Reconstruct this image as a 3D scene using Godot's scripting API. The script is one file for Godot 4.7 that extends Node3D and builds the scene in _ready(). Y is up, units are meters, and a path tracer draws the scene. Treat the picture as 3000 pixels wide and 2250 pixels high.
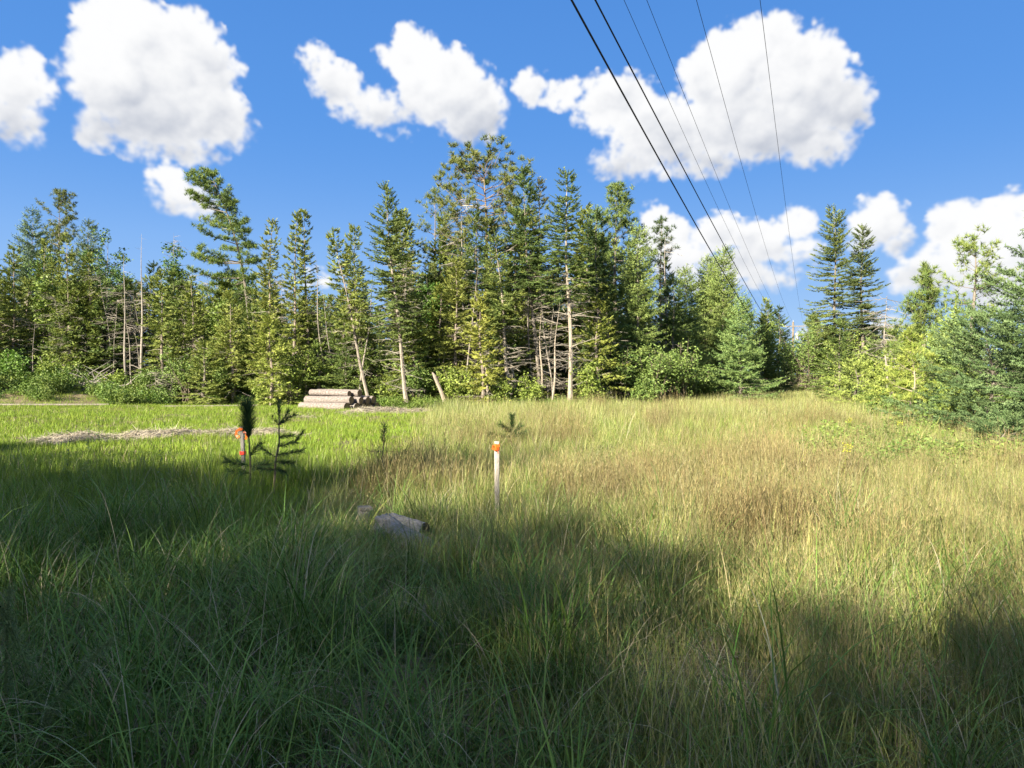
extends Node3D
# A meadow under a power line, a conifer wood behind it, late afternoon sun from behind and to one side.
# x runs across the view, -z runs away from the viewer, metres.

var rng := RandomNumberGenerator.new()
var used := {}
var mats := {}
var twig_shape: PackedVector3Array
var thin_twig: PackedVector3Array
var dead_shapes: Array = []
var spruce_spray: Array = []
var pine_tuft: Array = []
var cedar_fan: Array = []
var larch_spray: Array = []
var leaf_cluster: Array = []
var fine_spruce: Array = []
var bump := FastNoiseLite.new()


class Buf:
	var v := PackedVector3Array()
	var c := PackedColorArray()
	func add(t: PackedVector3Array, x: Transform3D, col: Color) -> void:
		v.append_array(x * t)
		var k := PackedColorArray()
		k.resize(t.size())
		k.fill(col)
		c.append_array(k)
	func tri(p: Vector3, q: Vector3, r: Vector3, col: Color) -> void:
		v.append(p); v.append(q); v.append(r)
		c.append(col); c.append(col); c.append(col)
	func mesh() -> ArrayMesh:
		var a := []
		a.resize(Mesh.ARRAY_MAX)
		a[Mesh.ARRAY_VERTEX] = v
		a[Mesh.ARRAY_COLOR] = c
		var m := ArrayMesh.new()
		m.add_surface_from_arrays(Mesh.PRIMITIVE_TRIANGLES, a)
		return m


func rf(a: float, b: float) -> float:
	return rng.randf_range(a, b)


func numbered(called: String) -> String:
	used[called] = used.get(called, -1) + 1
	return called if used[called] == 0 else "%s_%03d" % [called, used[called]]


func tag(o: Node, label: String, category: String, group := "", kind := "") -> void:
	if label: o.set_meta("label", label)
	if category: o.set_meta("category", category)
	if group: o.set_meta("group", group)
	if kind: o.set_meta("kind", kind)


func thing(called: String, at: Vector3, label: String, category: String, group := "") -> Node3D:
	var o := Node3D.new()
	o.name = numbered(called)
	add_child(o)
	o.position = at
	tag(o, label, category, group)
	return o


func part(parent: Node, called: String, m: Mesh, mat: Material, at := Vector3.ZERO) -> MeshInstance3D:
	var o := MeshInstance3D.new()
	o.name = called
	o.mesh = m
	o.material_override = mat
	parent.add_child(o, true)
	o.position = at
	return o


func dup(root: Node3D, at: Vector3, turn: float, size: float, label: String, group: String) -> Node3D:
	var r: Node3D = root.duplicate()
	r.name = numbered(String(root.name).rstrip("0123456789").trim_suffix("_"))
	add_child(r)
	r.position = at
	r.rotation.y = turn
	r.scale = Vector3.ONE * size
	tag(r, label, root.get_meta("category"), group)
	return r


func facing(d: Vector3, roll := 0.0) -> Basis:
	var z := d.normalized()
	var up := Vector3.UP if absf(z.y) < 0.97 else Vector3.RIGHT
	var x := up.cross(z).normalized()
	var b := Basis(x, z.cross(x), z)
	return b * Basis(Vector3.BACK, roll) if roll != 0.0 else b


func gh(x: float, z: float) -> float:
	# lie of the land: nearly level meadow, a low bank at the edge of the clearing
	var y := 0.05 * bump.get_noise_2d(x * 3.0, z * 3.0) + 0.16 * bump.get_noise_2d(x * 0.5, z * 0.5)
	var bank := clampf((-x - 20.0) / 6.0, 0.0, 1.0) * exp(-pow((z + 40.0) / 3.2, 2.0))
	return y * clampf((absf(x) + absf(z)) / 6.0, 0.3, 1.0) + 0.9 * bank


func on_ground(x: float, z: float) -> Vector3:
	return Vector3(x, gh(x, z), z)


# ---------------------------------------------------------------- materials

func noise_tex(freq: float, lo: Color, hi: Color, octaves := 4, size := 512, kind := FastNoiseLite.TYPE_SIMPLEX_SMOOTH) -> NoiseTexture2D:
	var n := FastNoiseLite.new()
	n.noise_type = kind
	n.frequency = freq
	n.fractal_octaves = octaves
	n.seed = int(freq * 1000.0) + octaves
	var g := Gradient.new()
	g.set_color(0, lo)
	g.set_color(1, hi)
	var t := NoiseTexture2D.new()
	t.width = size
	t.height = size
	t.seamless = true
	t.noise = n
	t.color_ramp = g
	return t


func plain(called: String, rough: float, back: Color, spec := 0.35) -> StandardMaterial3D:
	var m := StandardMaterial3D.new()
	m.resource_name = called
	m.albedo_color = Color(0.5, 0.5, 0.5).linear_to_srgb()
	m.vertex_color_use_as_albedo = true
	m.roughness = rough
	m.metallic_specular = spec
	m.cull_mode = BaseMaterial3D.CULL_DISABLED
	if back.r + back.g + back.b > 0.0:
		m.backlight_enabled = true
		m.backlight = back
	return m


func lin(r: float, g: float, b: float) -> Color:
	return Color(r, g, b).linear_to_srgb()


func vc(r: float, g: float, b: float) -> Color:
	# vertex colour for a material whose own albedo is one half
	return Color(minf(r * 2.0, 1.0), minf(g * 2.0, 1.0), minf(b * 2.0, 1.0))


func make_materials() -> void:
	mats.needle = plain("needle", 0.6, Color(0.35, 0.42, 0.2))
	mats.leaf = plain("leaf", 0.5, Color(0.5, 0.6, 0.2))
	mats.grass = plain("grass_blade", 0.6, Color(0.45, 0.5, 0.25), 0.25)
	var w := plain("bark", 0.9, Color.BLACK, 0.2)
	w.albedo_texture = noise_tex(0.03, Color(0.62, 0.6, 0.58), Color(1, 1, 1), 5)
	w.uv1_triplanar = true
	w.uv1_scale = Vector3(1.2, 0.35, 1.2)
	w.albedo_color = Color.WHITE
	mats.bark = w
	var dw := plain("dead_wood", 0.9, Color.BLACK, 0.2)
	mats.dead = dw
	var g := StandardMaterial3D.new()
	g.resource_name = "soil_and_litter"
	g.albedo_texture = noise_tex(0.02, lin(0.09, 0.07, 0.04), lin(0.32, 0.26, 0.165), 6, 1024)
	g.uv1_triplanar = true
	g.uv1_world_triplanar = true
	g.uv1_scale = Vector3(0.35, 0.35, 0.35)
	g.heightmap_enabled = true
	g.heightmap_texture = noise_tex(0.06, Color.BLACK, Color.WHITE, 5)
	g.heightmap_scale = 3.0
	g.roughness = 0.95
	g.metallic_specular = 0.2
	mats.ground = g
	mats.weathered = timber("weathered_wood", lin(0.13, 0.12, 0.105), lin(0.33, 0.305, 0.27), Vector3(3, 0.7, 3))
	mats.old_log = timber("weathered_log", lin(0.14, 0.13, 0.115), lin(0.46, 0.43, 0.38), Vector3(0.5, 3, 3))
	mats.stake = timber("stake_wood", lin(0.4, 0.35, 0.28), lin(0.62, 0.56, 0.47), Vector3(6, 0.8, 6))
	mats.pale_bark = timber("pale_bark", lin(0.09, 0.075, 0.065), lin(0.43, 0.37, 0.33), Vector3(0.35, 1.1, 1.1))
	mats.sawn = timber("sawn_wood", lin(0.16, 0.11, 0.06), lin(0.34, 0.25, 0.15), Vector3(2, 2, 2))
	mats.hay = timber("hay", lin(0.24, 0.205, 0.15), lin(0.47, 0.41, 0.32), Vector3(1.2, 1.2, 1.2))
	mats.porcelain = solid("porcelain", lin(0.3, 0.3, 0.29), 0.25)
	mats.galvanised = solid("painted_steel", lin(0.5, 0.51, 0.52), 0.45)
	mats.orange = solid("orange_ribbon", lin(0.85, 0.16, 0.02), 0.4)
	mats.orange_red = solid("red_ribbon", lin(0.75, 0.05, 0.03), 0.4)


func timber(called: String, lo: Color, hi: Color, scale: Vector3) -> StandardMaterial3D:
	var m := StandardMaterial3D.new()
	m.resource_name = called
	m.albedo_texture = noise_tex(0.035, lo, hi, 6)
	m.uv1_triplanar = true
	m.uv1_scale = scale
	m.heightmap_enabled = true
	m.heightmap_texture = noise_tex(0.05, Color.BLACK, Color.WHITE, 5)
	m.heightmap_scale = 1.2
	m.roughness = 0.9
	m.metallic_specular = 0.25
	return m


func solid(called: String, c: Color, rough: float) -> StandardMaterial3D:
	var m := StandardMaterial3D.new()
	m.resource_name = called
	m.albedo_color = c
	m.roughness = rough
	m.cull_mode = BaseMaterial3D.CULL_DISABLED
	return m


# ---------------------------------------------------------------- shapes that foliage is made of

func make_shapes() -> void:
	twig_shape = PackedVector3Array()
	var ring := func(z: float, r: float, y: float) -> Array:
		var a := []
		for k in 4: a.append(Vector3(cos(TAU * k / 4.0) * r, sin(TAU * k / 4.0) * r + y, z))
		return a
	var rings := [ring.call(0.0, 1.0, 0.0), ring.call(0.4, 0.7, 0.0), ring.call(0.75, 0.42, 0.0), ring.call(1.0, 0.15, 0.0)]
	for i in 3:
		for k in 4:
			var a: Vector3 = rings[i][k]; var b: Vector3 = rings[i][(k + 1) % 4]
			var c: Vector3 = rings[i + 1][(k + 1) % 4]; var d: Vector3 = rings[i + 1][k]
			for p in [a, b, c, a, c, d]: twig_shape.append(p)
	thin_twig = PackedVector3Array()
	for k in 3:
		var a0 := TAU * k / 3.0; var a1 := TAU * (k + 1) / 3.0
		for p in [Vector3(cos(a0), sin(a0), 0), Vector3(cos(a1), sin(a1), 0), Vector3(0, 0, 1)]: thin_twig.append(p)
	for variant in 4:
		# a bare side branch: bent stem with side twigs
		var b := Buf.new()
		var p := Vector3.ZERO
		var d := Vector3(0, rf(-0.1, 0.2), 1).normalized()
		for i in 4:
			var q := p + d * 0.25
			stick(b, p, q, 0.014 - 0.003 * i, 0.014 - 0.003 * (i + 1), Color.WHITE)
			for j in 2:
				var s := p.lerp(q, rf(0.1, 0.9))
				var e := (d * rf(0.3, 0.9) + Vector3(rf(-1, 1), rf(-0.55, 0.35), 0)).normalized()
				var l := rf(0.12, 0.34) * (1.1 - 0.2 * i)
				stick(b, s, s + e * l, 0.0065, 0.002, Color.WHITE)
				if rng.randf() < 0.6:
					var u := s + e * l * 0.5
					stick(b, u, u + (e + Vector3(rf(-1, 1), rf(-0.6, 0.4), rf(-0.3, 0.5))).normalized() * l * 0.5, 0.0045, 0.0015, Color.WHITE)
			p = q
			d = (d + Vector3(rf(-0.18, 0.18), rf(-0.22, 0.1), 0)).normalized()
		dead_shapes.append(b.v)
	for variant in 3:
		var s := PackedVector3Array()
		for i in 21:
			var f := i / 21.0
			var z := 0.05 + 0.9 * f
			var side := 1.0 if i % 2 == 0 else -1.0
			var dir := Vector3(side * rf(0.6, 1.0), rf(-0.45, 0.4), rf(0.35, 0.8)).normalized()
			var l := rf(0.26, 0.42) * (1.0 - 0.55 * f)
			needle_face(s, Vector3(0, 0, z), dir, l, 0.1)
		needle_face(s, Vector3(0, 0, 0.1), Vector3(0, 0.05, 1), 0.95, 0.07)
		spruce_spray.append(s)
		s = PackedVector3Array()
		for i in 20:
			var a := rf(0, TAU); var e := acos(rf(0.12, 1.0))
			needle_face(s, Vector3(0, 0, rf(-0.15, 0.15)), Vector3(sin(e) * cos(a), sin(e) * sin(a), cos(e)), rf(0.75, 1.1), 0.09)
		pine_tuft.append(s)
		s = PackedVector3Array()
		for i in 18:
			var f := rf(0, 0.75)
			var a := rf(-1.0, 1.0) * (1.1 - 0.5 * f)
			needle_face(s, Vector3(0, 0, f * 0.7), Vector3(sin(a), rf(-0.22, 0.22), cos(a)), rf(0.32, 0.6) * (1.1 - 0.4 * f), 0.1)
		cedar_fan.append(s)
		s = PackedVector3Array()
		for i in 14:
			var f := i / 14.0
			needle_face(s, Vector3(0, 0, f), Vector3(rf(-1, 1), rf(-0.8, 0.5), rf(-0.1, 0.5)), rf(0.18, 0.32), 0.09)
		needle_face(s, Vector3.ZERO, Vector3(0, 0, 1), 1.0, 0.03)
		larch_spray.append(s)
		s = PackedVector3Array()
		for i in 11:
			var p := Vector3(rf(-1, 1), rf(-1, 1), rf(-1, 1))
			p = p.normalized() * pow(rng.randf(), 0.4) * 0.9
			var d := Vector3(rf(-1, 1), rf(-0.9, 0.4), rf(-1, 1)).normalized()
			var n := Vector3(rf(-0.9, 0.9), rf(0.3, 1), rf(-0.9, 0.9))
			var w := d.cross(n).normalized() * 0.15
			var t := p + d * 0.46
			var m := p + d * 0.2
			for q in [p, m + w, t, p, t, m - w]: s.append(q)
		leaf_cluster.append(s)
		s = PackedVector3Array()
		for j in 6:
			# main shoot and five side shoots, each a brush of short needles
			var o := Vector3(0, 0, 0.0 if j == 0 else 0.12 + 0.13 * j)
			var d := Vector3(0, 0, 1) if j == 0 else Vector3((1.0 if j % 2 == 0 else -1.0) * rf(0.6, 0.9), rf(-0.2, 0.1), 0.75).normalized()
			var long := 1.0 if j == 0 else rf(0.3, 0.42) * (1.25 - 0.1 * j)
			for i in (34 if j == 0 else 15):
				var a := rf(0, TAU)
				var f := facing(d)
				needle_face(s, o + d * long * rng.randf(), d * rf(0.5, 1.0) + f.x * cos(a) + f.y * (sin(a) + 0.2), rf(0.09, 0.14), 0.045)
		fine_spruce.append(s)


func needle_face(s: PackedVector3Array, p: Vector3, d: Vector3, l: float, w: float) -> void:
	d = d.normalized()
	var side := d.cross(Vector3(rf(-1, 1), rf(-1, 1), rf(-1, 1))).normalized() * w * 0.5
	s.append(p - side); s.append(p + side); s.append(p + d * l)


func stick(b: Buf, p: Vector3, q: Vector3, r0: float, r1: float, col: Color) -> void:
	var f := facing(q - p)
	for k in 3:
		var a0 := TAU * k / 3.0; var a1 := TAU * (k + 1) / 3.0
		var u0 := f.x * cos(a0) + f.y * sin(a0); var u1 := f.x * cos(a1) + f.y * sin(a1)
		b.tri(p + u0 * r0, p + u1 * r0, q + u1 * r1, col)
		b.tri(p + u0 * r0, q + u1 * r1, q + u0 * r1, col)


func trunk_tube(b: Buf, pts: Array, radii: Array, sides: int, col: Color) -> void:
	var rings := []
	for i in pts.size():
		var d: Vector3 = (pts[mini(i + 1, pts.size() - 1)] - pts[maxi(i - 1, 0)]).normalized()
		var f := facing(d)
		var r := []
		for k in sides:
			var a := TAU * k / sides
			r.append(pts[i] + (f.x * cos(a) + f.y * sin(a)) * radii[i] * (1.0 + 0.08 * sin(a * 3.0 + i)))
		rings.append(r)
	for i in pts.size() - 1:
		for k in sides:
			var a: Vector3 = rings[i][k]; var e: Vector3 = rings[i][(k + 1) % sides]
			var g: Vector3 = rings[i + 1][(k + 1) % sides]; var h: Vector3 = rings[i + 1][k]
			var col2 := col * rf(0.85, 1.15); col2.a = 1.0
			b.tri(a, g, e, col2)
			b.tri(a, h, g, col2)


func mixed(cols: Array) -> Color:
	var c: Color = cols[0].lerp(cols[1], rng.randf()) * rf(0.82, 1.18)
	return Color(c.r, c.g, c.b, 1.0)


# ---------------------------------------------------------------- trees
# Every tree is grown from the table further down: a tapered trunk with limbs, live foliage on the limbs, bare limbs below.

func trunk_at(o: Dictionary, y: float) -> Vector3:
	var t := clampf(y / o.h, 0.0, 1.0)
	var l: Vector3 = o.lean
	return Vector3(l.x * pow(t, o.get("bend", 1.0)) + 0.05 * sin(t * 9.0 + o.h), y, l.z * t + 0.05 * cos(t * 7.0 + o.h))


func grow_trunk(o: Dictionary, wood: Buf) -> void:
	var pts := []; var radii := []
	for i in 13:
		var t := i / 12.0
		pts.append(trunk_at(o, t * o.h - (0.15 if i == 0 else 0.0)))
		radii.append(o.tr * (pow(1.0 - t, 1.05) * 0.92 + 0.04) * (1.35 if i == 0 else 1.0))
	trunk_tube(wood, pts, radii, 8, o.bark)


func bare_limbs(o: Dictionary, dead: Buf) -> void:
	var n: int = o.get("dead_n", 0)
	for i in n:
		var y: float = rf(o.dead_lo, o.dead_hi) * o.h
		var a := rf(0, TAU)
		var d := Vector3(cos(a), rf(-0.35, 0.25), sin(a)).normalized()
		var l: float = o.dead_len * rf(0.45, 1.2)
		var g := rf(0.75, 1.2)
		var c: Color = o.get("dead_col", vc(0.32, 0.285, 0.235)) * g
		c.a = 1.0
		dead.add(dead_shapes[rng.randi() % 4], Transform3D(facing(d, rf(-0.6, 0.6)) * Basis.from_scale(Vector3(l, l, l)), trunk_at(o, y)), c)


func conifer(o: Dictionary, wood: Buf, crown: Buf, dead: Buf) -> void:
	var shapes: Array = o.shape
	var lo: float = o.from * o.h
	var y := lo
	var wind: Vector3 = o.get("wind", Vector3.ZERO)
	while y < o.h - 0.12:
		var f: float = (y - lo) / (o.h - lo)
		var prof: float = pow(1.0 - f, o.pw) * minf(1.0, o.get("low", 0.55) + f * 4.0)
		var l0: float = o.r * prof + 0.1
		var n: int = maxi(3, int(round(o.n * (0.55 + 0.45 * prof))))
		for k in n:
			if rng.randf() < o.get("gaps", 0.08): continue
			var a := rf(0, TAU)
			var flat := Vector3(cos(a), 0, sin(a))
			var l: float = l0 * rf(1.0 - o.irr, 1.0 + 0.4 * o.irr) * (1.0 + wind.dot(flat))
			var e := deg_to_rad(lerpf(o.up0, o.up1, f) + rf(-9, 9))
			var d := flat * cos(e) + Vector3.UP * sin(e)
			var p0 := trunk_at(o, y + rf(-0.1, 0.1))
			var m: int = maxi(1, int(l / o.step))
			var pos := p0
			for j in range(1, m + 1):
				var s := float(j) / m
				if s < o.get("inner", 0.12): continue
				pos = p0 + d * (l * s) + Vector3(0, l * (o.droop * s * s * (s * 1.5 - 1.6)), 0)
				var sz: float = o.size * (1.2 - 0.55 * s) * rf(0.75, 1.25)
				for side in [-1.0, 1.0]:
					var d2 := d.rotated(Vector3.UP, side * rf(0.5, 1.15)) + Vector3(0, rf(-0.25, 0.12) - o.get("hang", 0.0), 0)
					crown.add(shapes[rng.randi() % shapes.size()], Transform3D(facing(d2, rf(-0.5, 0.5) + o.get("roll", 0.0)).scaled(Vector3.ONE * sz), pos), mixed(o.cols))
			crown.add(shapes[rng.randi() % shapes.size()], Transform3D(facing(d + Vector3(0, 0.15, 0), rf(-1, 1)).scaled(Vector3.ONE * o.size * 0.9), pos), mixed(o.cols))
			if l > 0.45:
				var tip := p0.lerp(pos, 0.9)
				var r: float = clampf(0.011 * l, 0.006, 0.03)
				wood.add(thin_twig, Transform3D(facing(tip - p0) * Basis.from_scale(Vector3(r, r, p0.distance_to(tip))), p0), o.bark)
		y += o.gap * rf(0.75, 1.25) * (1.0 - 0.45 * f)
	for k in 5:
		crown.add(shapes[k % shapes.size()], Transform3D(facing(Vector3(rf(-0.35, 0.35), 1, rf(-0.35, 0.35))).scaled(Vector3.ONE * o.size), trunk_at(o, o.h - 0.1 - 0.09 * k)), mixed(o.cols))


func pine(o: Dictionary, wood: Buf, crown: Buf, dead: Buf) -> void:
	var lo: float = o.from * o.h
	var y := lo
	var wind: Vector3 = o.get("wind", Vector3.ZERO)
	while y < o.h:
		var f: float = (y - lo) / (o.h - lo)
		var prof: float = pow(maxf(0.0, 1.0 - f), o.pw) * minf(1.0, o.get("low", 0.6) + f * 1.6) + 0.1
		for k in int(o.n):
			var a := rf(0, TAU)
			var flat := Vector3(cos(a), 0, sin(a))
			var l: float = o.r * prof * rf(1.0 - o.irr, 1.0 + 0.4 * o.irr) * maxf(0.25, 1.0 + wind.dot(flat))
			var e := deg_to_rad(lerpf(o.up0, o.up1, f) + rf(-10, 10))
			var d := flat * cos(e) + Vector3.UP * sin(e)
			var p0 := trunk_at(o, y + rf(-0.2, 0.2))
			var mid := p0 + d * l * 0.55
			var tip := p0 + d * l + Vector3(0, l * o.get("curl", 0.14), 0)
			var r: float = clampf(0.014 * l, 0.01, 0.055)
			wood.add(twig_shape, Transform3D(facing(mid - p0) * Basis.from_scale(Vector3(r, r, p0.distance_to(mid) * 1.15)), p0), o.bark)
			wood.add(twig_shape, Transform3D(facing(tip - mid) * Basis.from_scale(Vector3(r * 0.6, r * 0.6, mid.distance_to(tip))), mid), o.bark)
			var across := Vector3(-flat.z, 0, flat.x)
			var m: int = maxi(2, int(l * o.get("dense", 4.5)))
			for j in m:
				var s: float = lerpf(o.get("inner", 0.35), 1.05, (j + rng.randf()) / m)
				var on := p0.lerp(mid, s / 0.55) if s < 0.55 else mid.lerp(tip, (s - 0.55) / 0.45)
				var spread: float = o.get("spread", 0.22) * l * (1.15 - absf(s - 0.7))
				var c := on + across * rf(-spread, spread) + Vector3(0, rf(-0.04, 0.14) * o.get("thick", 1.0), 0)
				if s > 0.45 and rng.randf() < 0.5:
					wood.add(thin_twig, Transform3D(facing(c - on) * Basis.from_scale(Vector3(0.008, 0.008, on.distance_to(c) + 0.02)), on), o.bark)
				for t in int(o.tufts):
					var q: Vector3 = c + Vector3(rf(-1, 1), rf(-0.5, 0.7), rf(-1, 1)) * float(o.ball)
					var dd := d * 0.5 + Vector3(rf(-0.9, 0.9), rf(-0.1, 1.1), rf(-0.9, 0.9))
					crown.add(pine_tuft[rng.randi() % 3], Transform3D(facing(dd).scaled(Vector3.ONE * o.size * rf(0.8, 1.2)), q), mixed(o.cols))
		y += o.gap * rf(0.7, 1.3) * (1.0 - 0.35 * f)
	for k in 8:
		crown.add(pine_tuft[k % 3], Transform3D(facing(Vector3(rf(-0.6, 0.6), 1, rf(-0.6, 0.6))).scaled(Vector3.ONE * o.size), trunk_at(o, o.h - 0.08 * k)), mixed(o.cols))


func broadleaf(o: Dictionary, wood: Buf, crown: Buf, dead: Buf) -> void:
	var lo: float = o.from * o.h
	for i in int(o.n):
		var t: float = (i + rng.randf()) / o.n
		var y := lerpf(lo, o.h * 0.9, t)
		var a := rf(0, TAU)
		var e := deg_to_rad(rf(15, 65))
		var d := Vector3(cos(a) * cos(e), sin(e), sin(a) * cos(e))
		var l: float = o.r * rf(0.5, 1.15) * (1.0 - 0.45 * t) * o.get("wide", 1.0)
		var p0 := trunk_at(o, y) if not o.get("stems", false) else Vector3(rf(-0.25, 0.25) * o.r, y * 0.3, rf(-0.25, 0.25) * o.r)
		if o.get("stems", false):
			l = o.h * rf(0.45, 0.95)
			var out: Vector3 = Vector3(cos(a), 0, sin(a)) * rf(0.1, 1.0) * float(o.r)
			d = (out + Vector3.UP * l - p0 * 0.3).normalized()
		var tip := p0 + d * l
		var r: float = clampf(0.014 * l, 0.008, 0.035)
		wood.add(twig_shape, Transform3D(facing(tip - p0) * Basis.from_scale(Vector3(r, r, l)), p0), o.bark)
		for j in int(o.subs):
			var s := rf(0.3, 1.0)
			var p1 := p0.lerp(tip, s)
			var d1 := (d * 0.6 + Vector3(rf(-1, 1), rf(-0.35, 0.7), rf(-1, 1))).normalized()
			var l1: float = o.r * rf(0.2, 0.5) * (1.2 - 0.5 * s)
			wood.add(thin_twig, Transform3D(facing(d1) * Basis.from_scale(Vector3(r * 0.45, r * 0.45, l1)), p1), o.bark)
			for m in int(o.clusters):
				var q: Vector3 = p1 + d1 * l1 * rf(0.35, 1.1) + Vector3(rf(-1, 1), rf(-1, 1), rf(-1, 1)) * o.size * 0.6
				if q.y < 0.1: continue
				crown.add(leaf_cluster[rng.randi() % 3], Transform3D(Basis(Vector3.UP, rf(0, TAU)).scaled(Vector3.ONE * o.size * rf(0.7, 1.2)), q), mixed(o.cols))


func preset(kind: String) -> Dictionary:
	var grey := vc(0.17, 0.15, 0.125)
	match kind:
		"spruce": return {grow = "conifer", shape = spruce_spray, r = 1.45, from = 0.4, pw = 0.8, gap = 0.27, n = 6.0, up0 = -14.0, up1 = 42.0, droop = 0.25, step = 0.2, size = 0.46, irr = 0.3, tr = 0.13, bark = grey, cols = [vc(0.045, 0.075, 0.022), vc(0.09, 0.125, 0.035)], dead_n = 46, dead_lo = 0.08, dead_hi = 0.5, dead_len = 1.1, called = "spruce_tree", category = "spruce tree"}
		"fir": return {grow = "conifer", shape = spruce_spray, r = 1.35, from = 0.2, pw = 0.85, gap = 0.25, n = 6.0, up0 = -6.0, up1 = 40.0, droop = 0.12, step = 0.2, size = 0.45, irr = 0.25, tr = 0.11, bark = grey, cols = [vc(0.05, 0.085, 0.025), vc(0.115, 0.15, 0.04)], dead_n = 14, dead_lo = 0.04, dead_hi = 0.3, dead_len = 1.0, called = "fir_tree", category = "fir tree"}
		"cedar": return {grow = "conifer", shape = cedar_fan, r = 1.15, from = 0.22, pw = 0.62, gap = 0.24, n = 6.0, up0 = -20.0, up1 = 48.0, droop = -0.25, hang = 0.25, roll = 0.9, step = 0.2, size = 0.38, irr = 0.5, gaps = 0.14, inner = 0.2, low = 0.7, tr = 0.12, bark = vc(0.2, 0.17, 0.14), cols = [vc(0.085, 0.115, 0.026), vc(0.175, 0.2, 0.05)], dead_n = 26, dead_lo = 0.05, dead_hi = 0.55, dead_len = 1.1, called = "cedar_tree", category = "cedar tree"}
		"larch": return {grow = "conifer", shape = larch_spray, r = 1.6, from = 0.1, pw = 0.75, gap = 0.2, n = 6.0, up0 = -4.0, up1 = 40.0, droop = 0.1, hang = 0.2, step = 0.19, size = 0.55, irr = 0.4, tr = 0.1, bark = grey, cols = [vc(0.085, 0.125, 0.035), vc(0.15, 0.19, 0.055)], dead_n = 0, called = "larch_tree", category = "larch tree"}
		"white_pine": return {grow = "pine", r = 2.2, from = 0.45, pw = 0.6, gap = 0.6, n = 4, up0 = -2.0, up1 = 45.0, irr = 0.4, size = 0.24, ball = 0.16, tufts = 4, dense = 4.6, tr = 0.17, bark = grey, cols = [vc(0.055, 0.095, 0.03), vc(0.125, 0.165, 0.045)], dead_n = 12, dead_lo = 0.2, dead_hi = 0.5, dead_len = 1.2, called = "pine_tree", category = "pine tree"}
		"red_pine": return {grow = "pine", r = 2.3, from = 0.55, pw = 0.34, gap = 0.42, n = 4, up0 = 2.0, up1 = 55.0, curl = 0.25, irr = 0.35, size = 0.29, ball = 0.15, tufts = 5, dense = 2.6, inner = 0.5, low = 0.75, spread = 0.38, thick = 1.8, tr = 0.2, bark = vc(0.24, 0.185, 0.145), cols = [vc(0.06, 0.085, 0.022), vc(0.14, 0.15, 0.045)], dead_n = 14, dead_lo = 0.3, dead_hi = 0.6, dead_len = 1.7, called = "pine_tree", category = "pine tree"}
		"young_pine": return {grow = "pine", r = 1.5, from = 0.12, pw = 0.85, gap = 0.42, n = 5, up0 = 8.0, up1 = 60.0, curl = 0.2, irr = 0.25, size = 0.2, ball = 0.12, tufts = 3, dense = 6.0, inner = 0.2, low = 0.8, tr = 0.07, bark = vc(0.16, 0.15, 0.11), cols = [vc(0.065, 0.105, 0.032), vc(0.135, 0.17, 0.045)], dead_n = 0, called = "young_pine", category = "pine tree"}
		"snag": return {grow = "", r = 0.0, from = 0.0, tr = 0.12, bark = vc(0.25, 0.225, 0.195), dead_n = 40, dead_lo = 0.2, dead_hi = 1.0, dead_len = 0.8, called = "dead_tree", category = "dead tree", cols = []}
		"broadleaf": return {grow = "broadleaf", r = 1.9, from = 0.4, n = 13.0, subs = 6, clusters = 3, size = 0.34, tr = 0.1, bark = vc(0.2, 0.185, 0.16), cols = [vc(0.045, 0.085, 0.025), vc(0.09, 0.135, 0.035)], dead_n = 8, dead_lo = 0.3, dead_hi = 0.9, dead_len = 1.0, called = "leafy_tree", category = "leafy tree"}
		"bush": return {grow = "broadleaf", stems = true, r = 1.1, from = 0.1, n = 14.0, subs = 7, clusters = 2, size = 0.26, tr = 0.02, bark = vc(0.14, 0.12, 0.09), cols = [vc(0.065, 0.11, 0.03), vc(0.13, 0.175, 0.05)], dead_n = 0, called = "leafy_bush", category = "bush"}
	return {}


func grow_tree(kind: String, at: Vector3, h: float, lean: Vector3, more: Dictionary, label: String, group := "") -> Node3D:
	var o := preset(kind)
	o.h = h
	o.lean = lean
	o.merge(more, true)
	o.cols = o.cols.map(func(c): return Color(minf(c.r * 1.75, 1.0), minf(c.g * 1.7, 1.0), minf(c.b * 1.6, 1.0)))
	var wood := Buf.new(); var crown := Buf.new(); var dead := Buf.new()
	if not o.get("stems", false): grow_trunk(o, wood)
	match o.grow:
		"conifer": conifer(o, wood, crown, dead)
		"pine": pine(o, wood, crown, dead)
		"broadleaf": broadleaf(o, wood, crown, dead)
	if o.dead_n: bare_limbs(o, dead)
	var t := thing(o.called, at, label, o.category, group)
	part(t, "stem" if o.get("stems", false) else "trunk", wood.mesh(), mats.bark)
	if crown.v.size(): part(t, "crown", crown.mesh(), mats.leaf if o.grow == "broadleaf" else mats.needle)
	if dead.v.size(): tag(part(t, "dead_wood", dead.mesh(), mats.dead), "", "", "", "stuff")
	return t


# ---------------------------------------------------------------- sky

const DIM := 0.325  # what the eye sees of the sky, at the exposure set below
const SKY_W := 4096
const SKY_H := 2048
var clouds: Array = []
var puff := FastNoiseLite.new()
var air := PackedFloat32Array()


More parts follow.
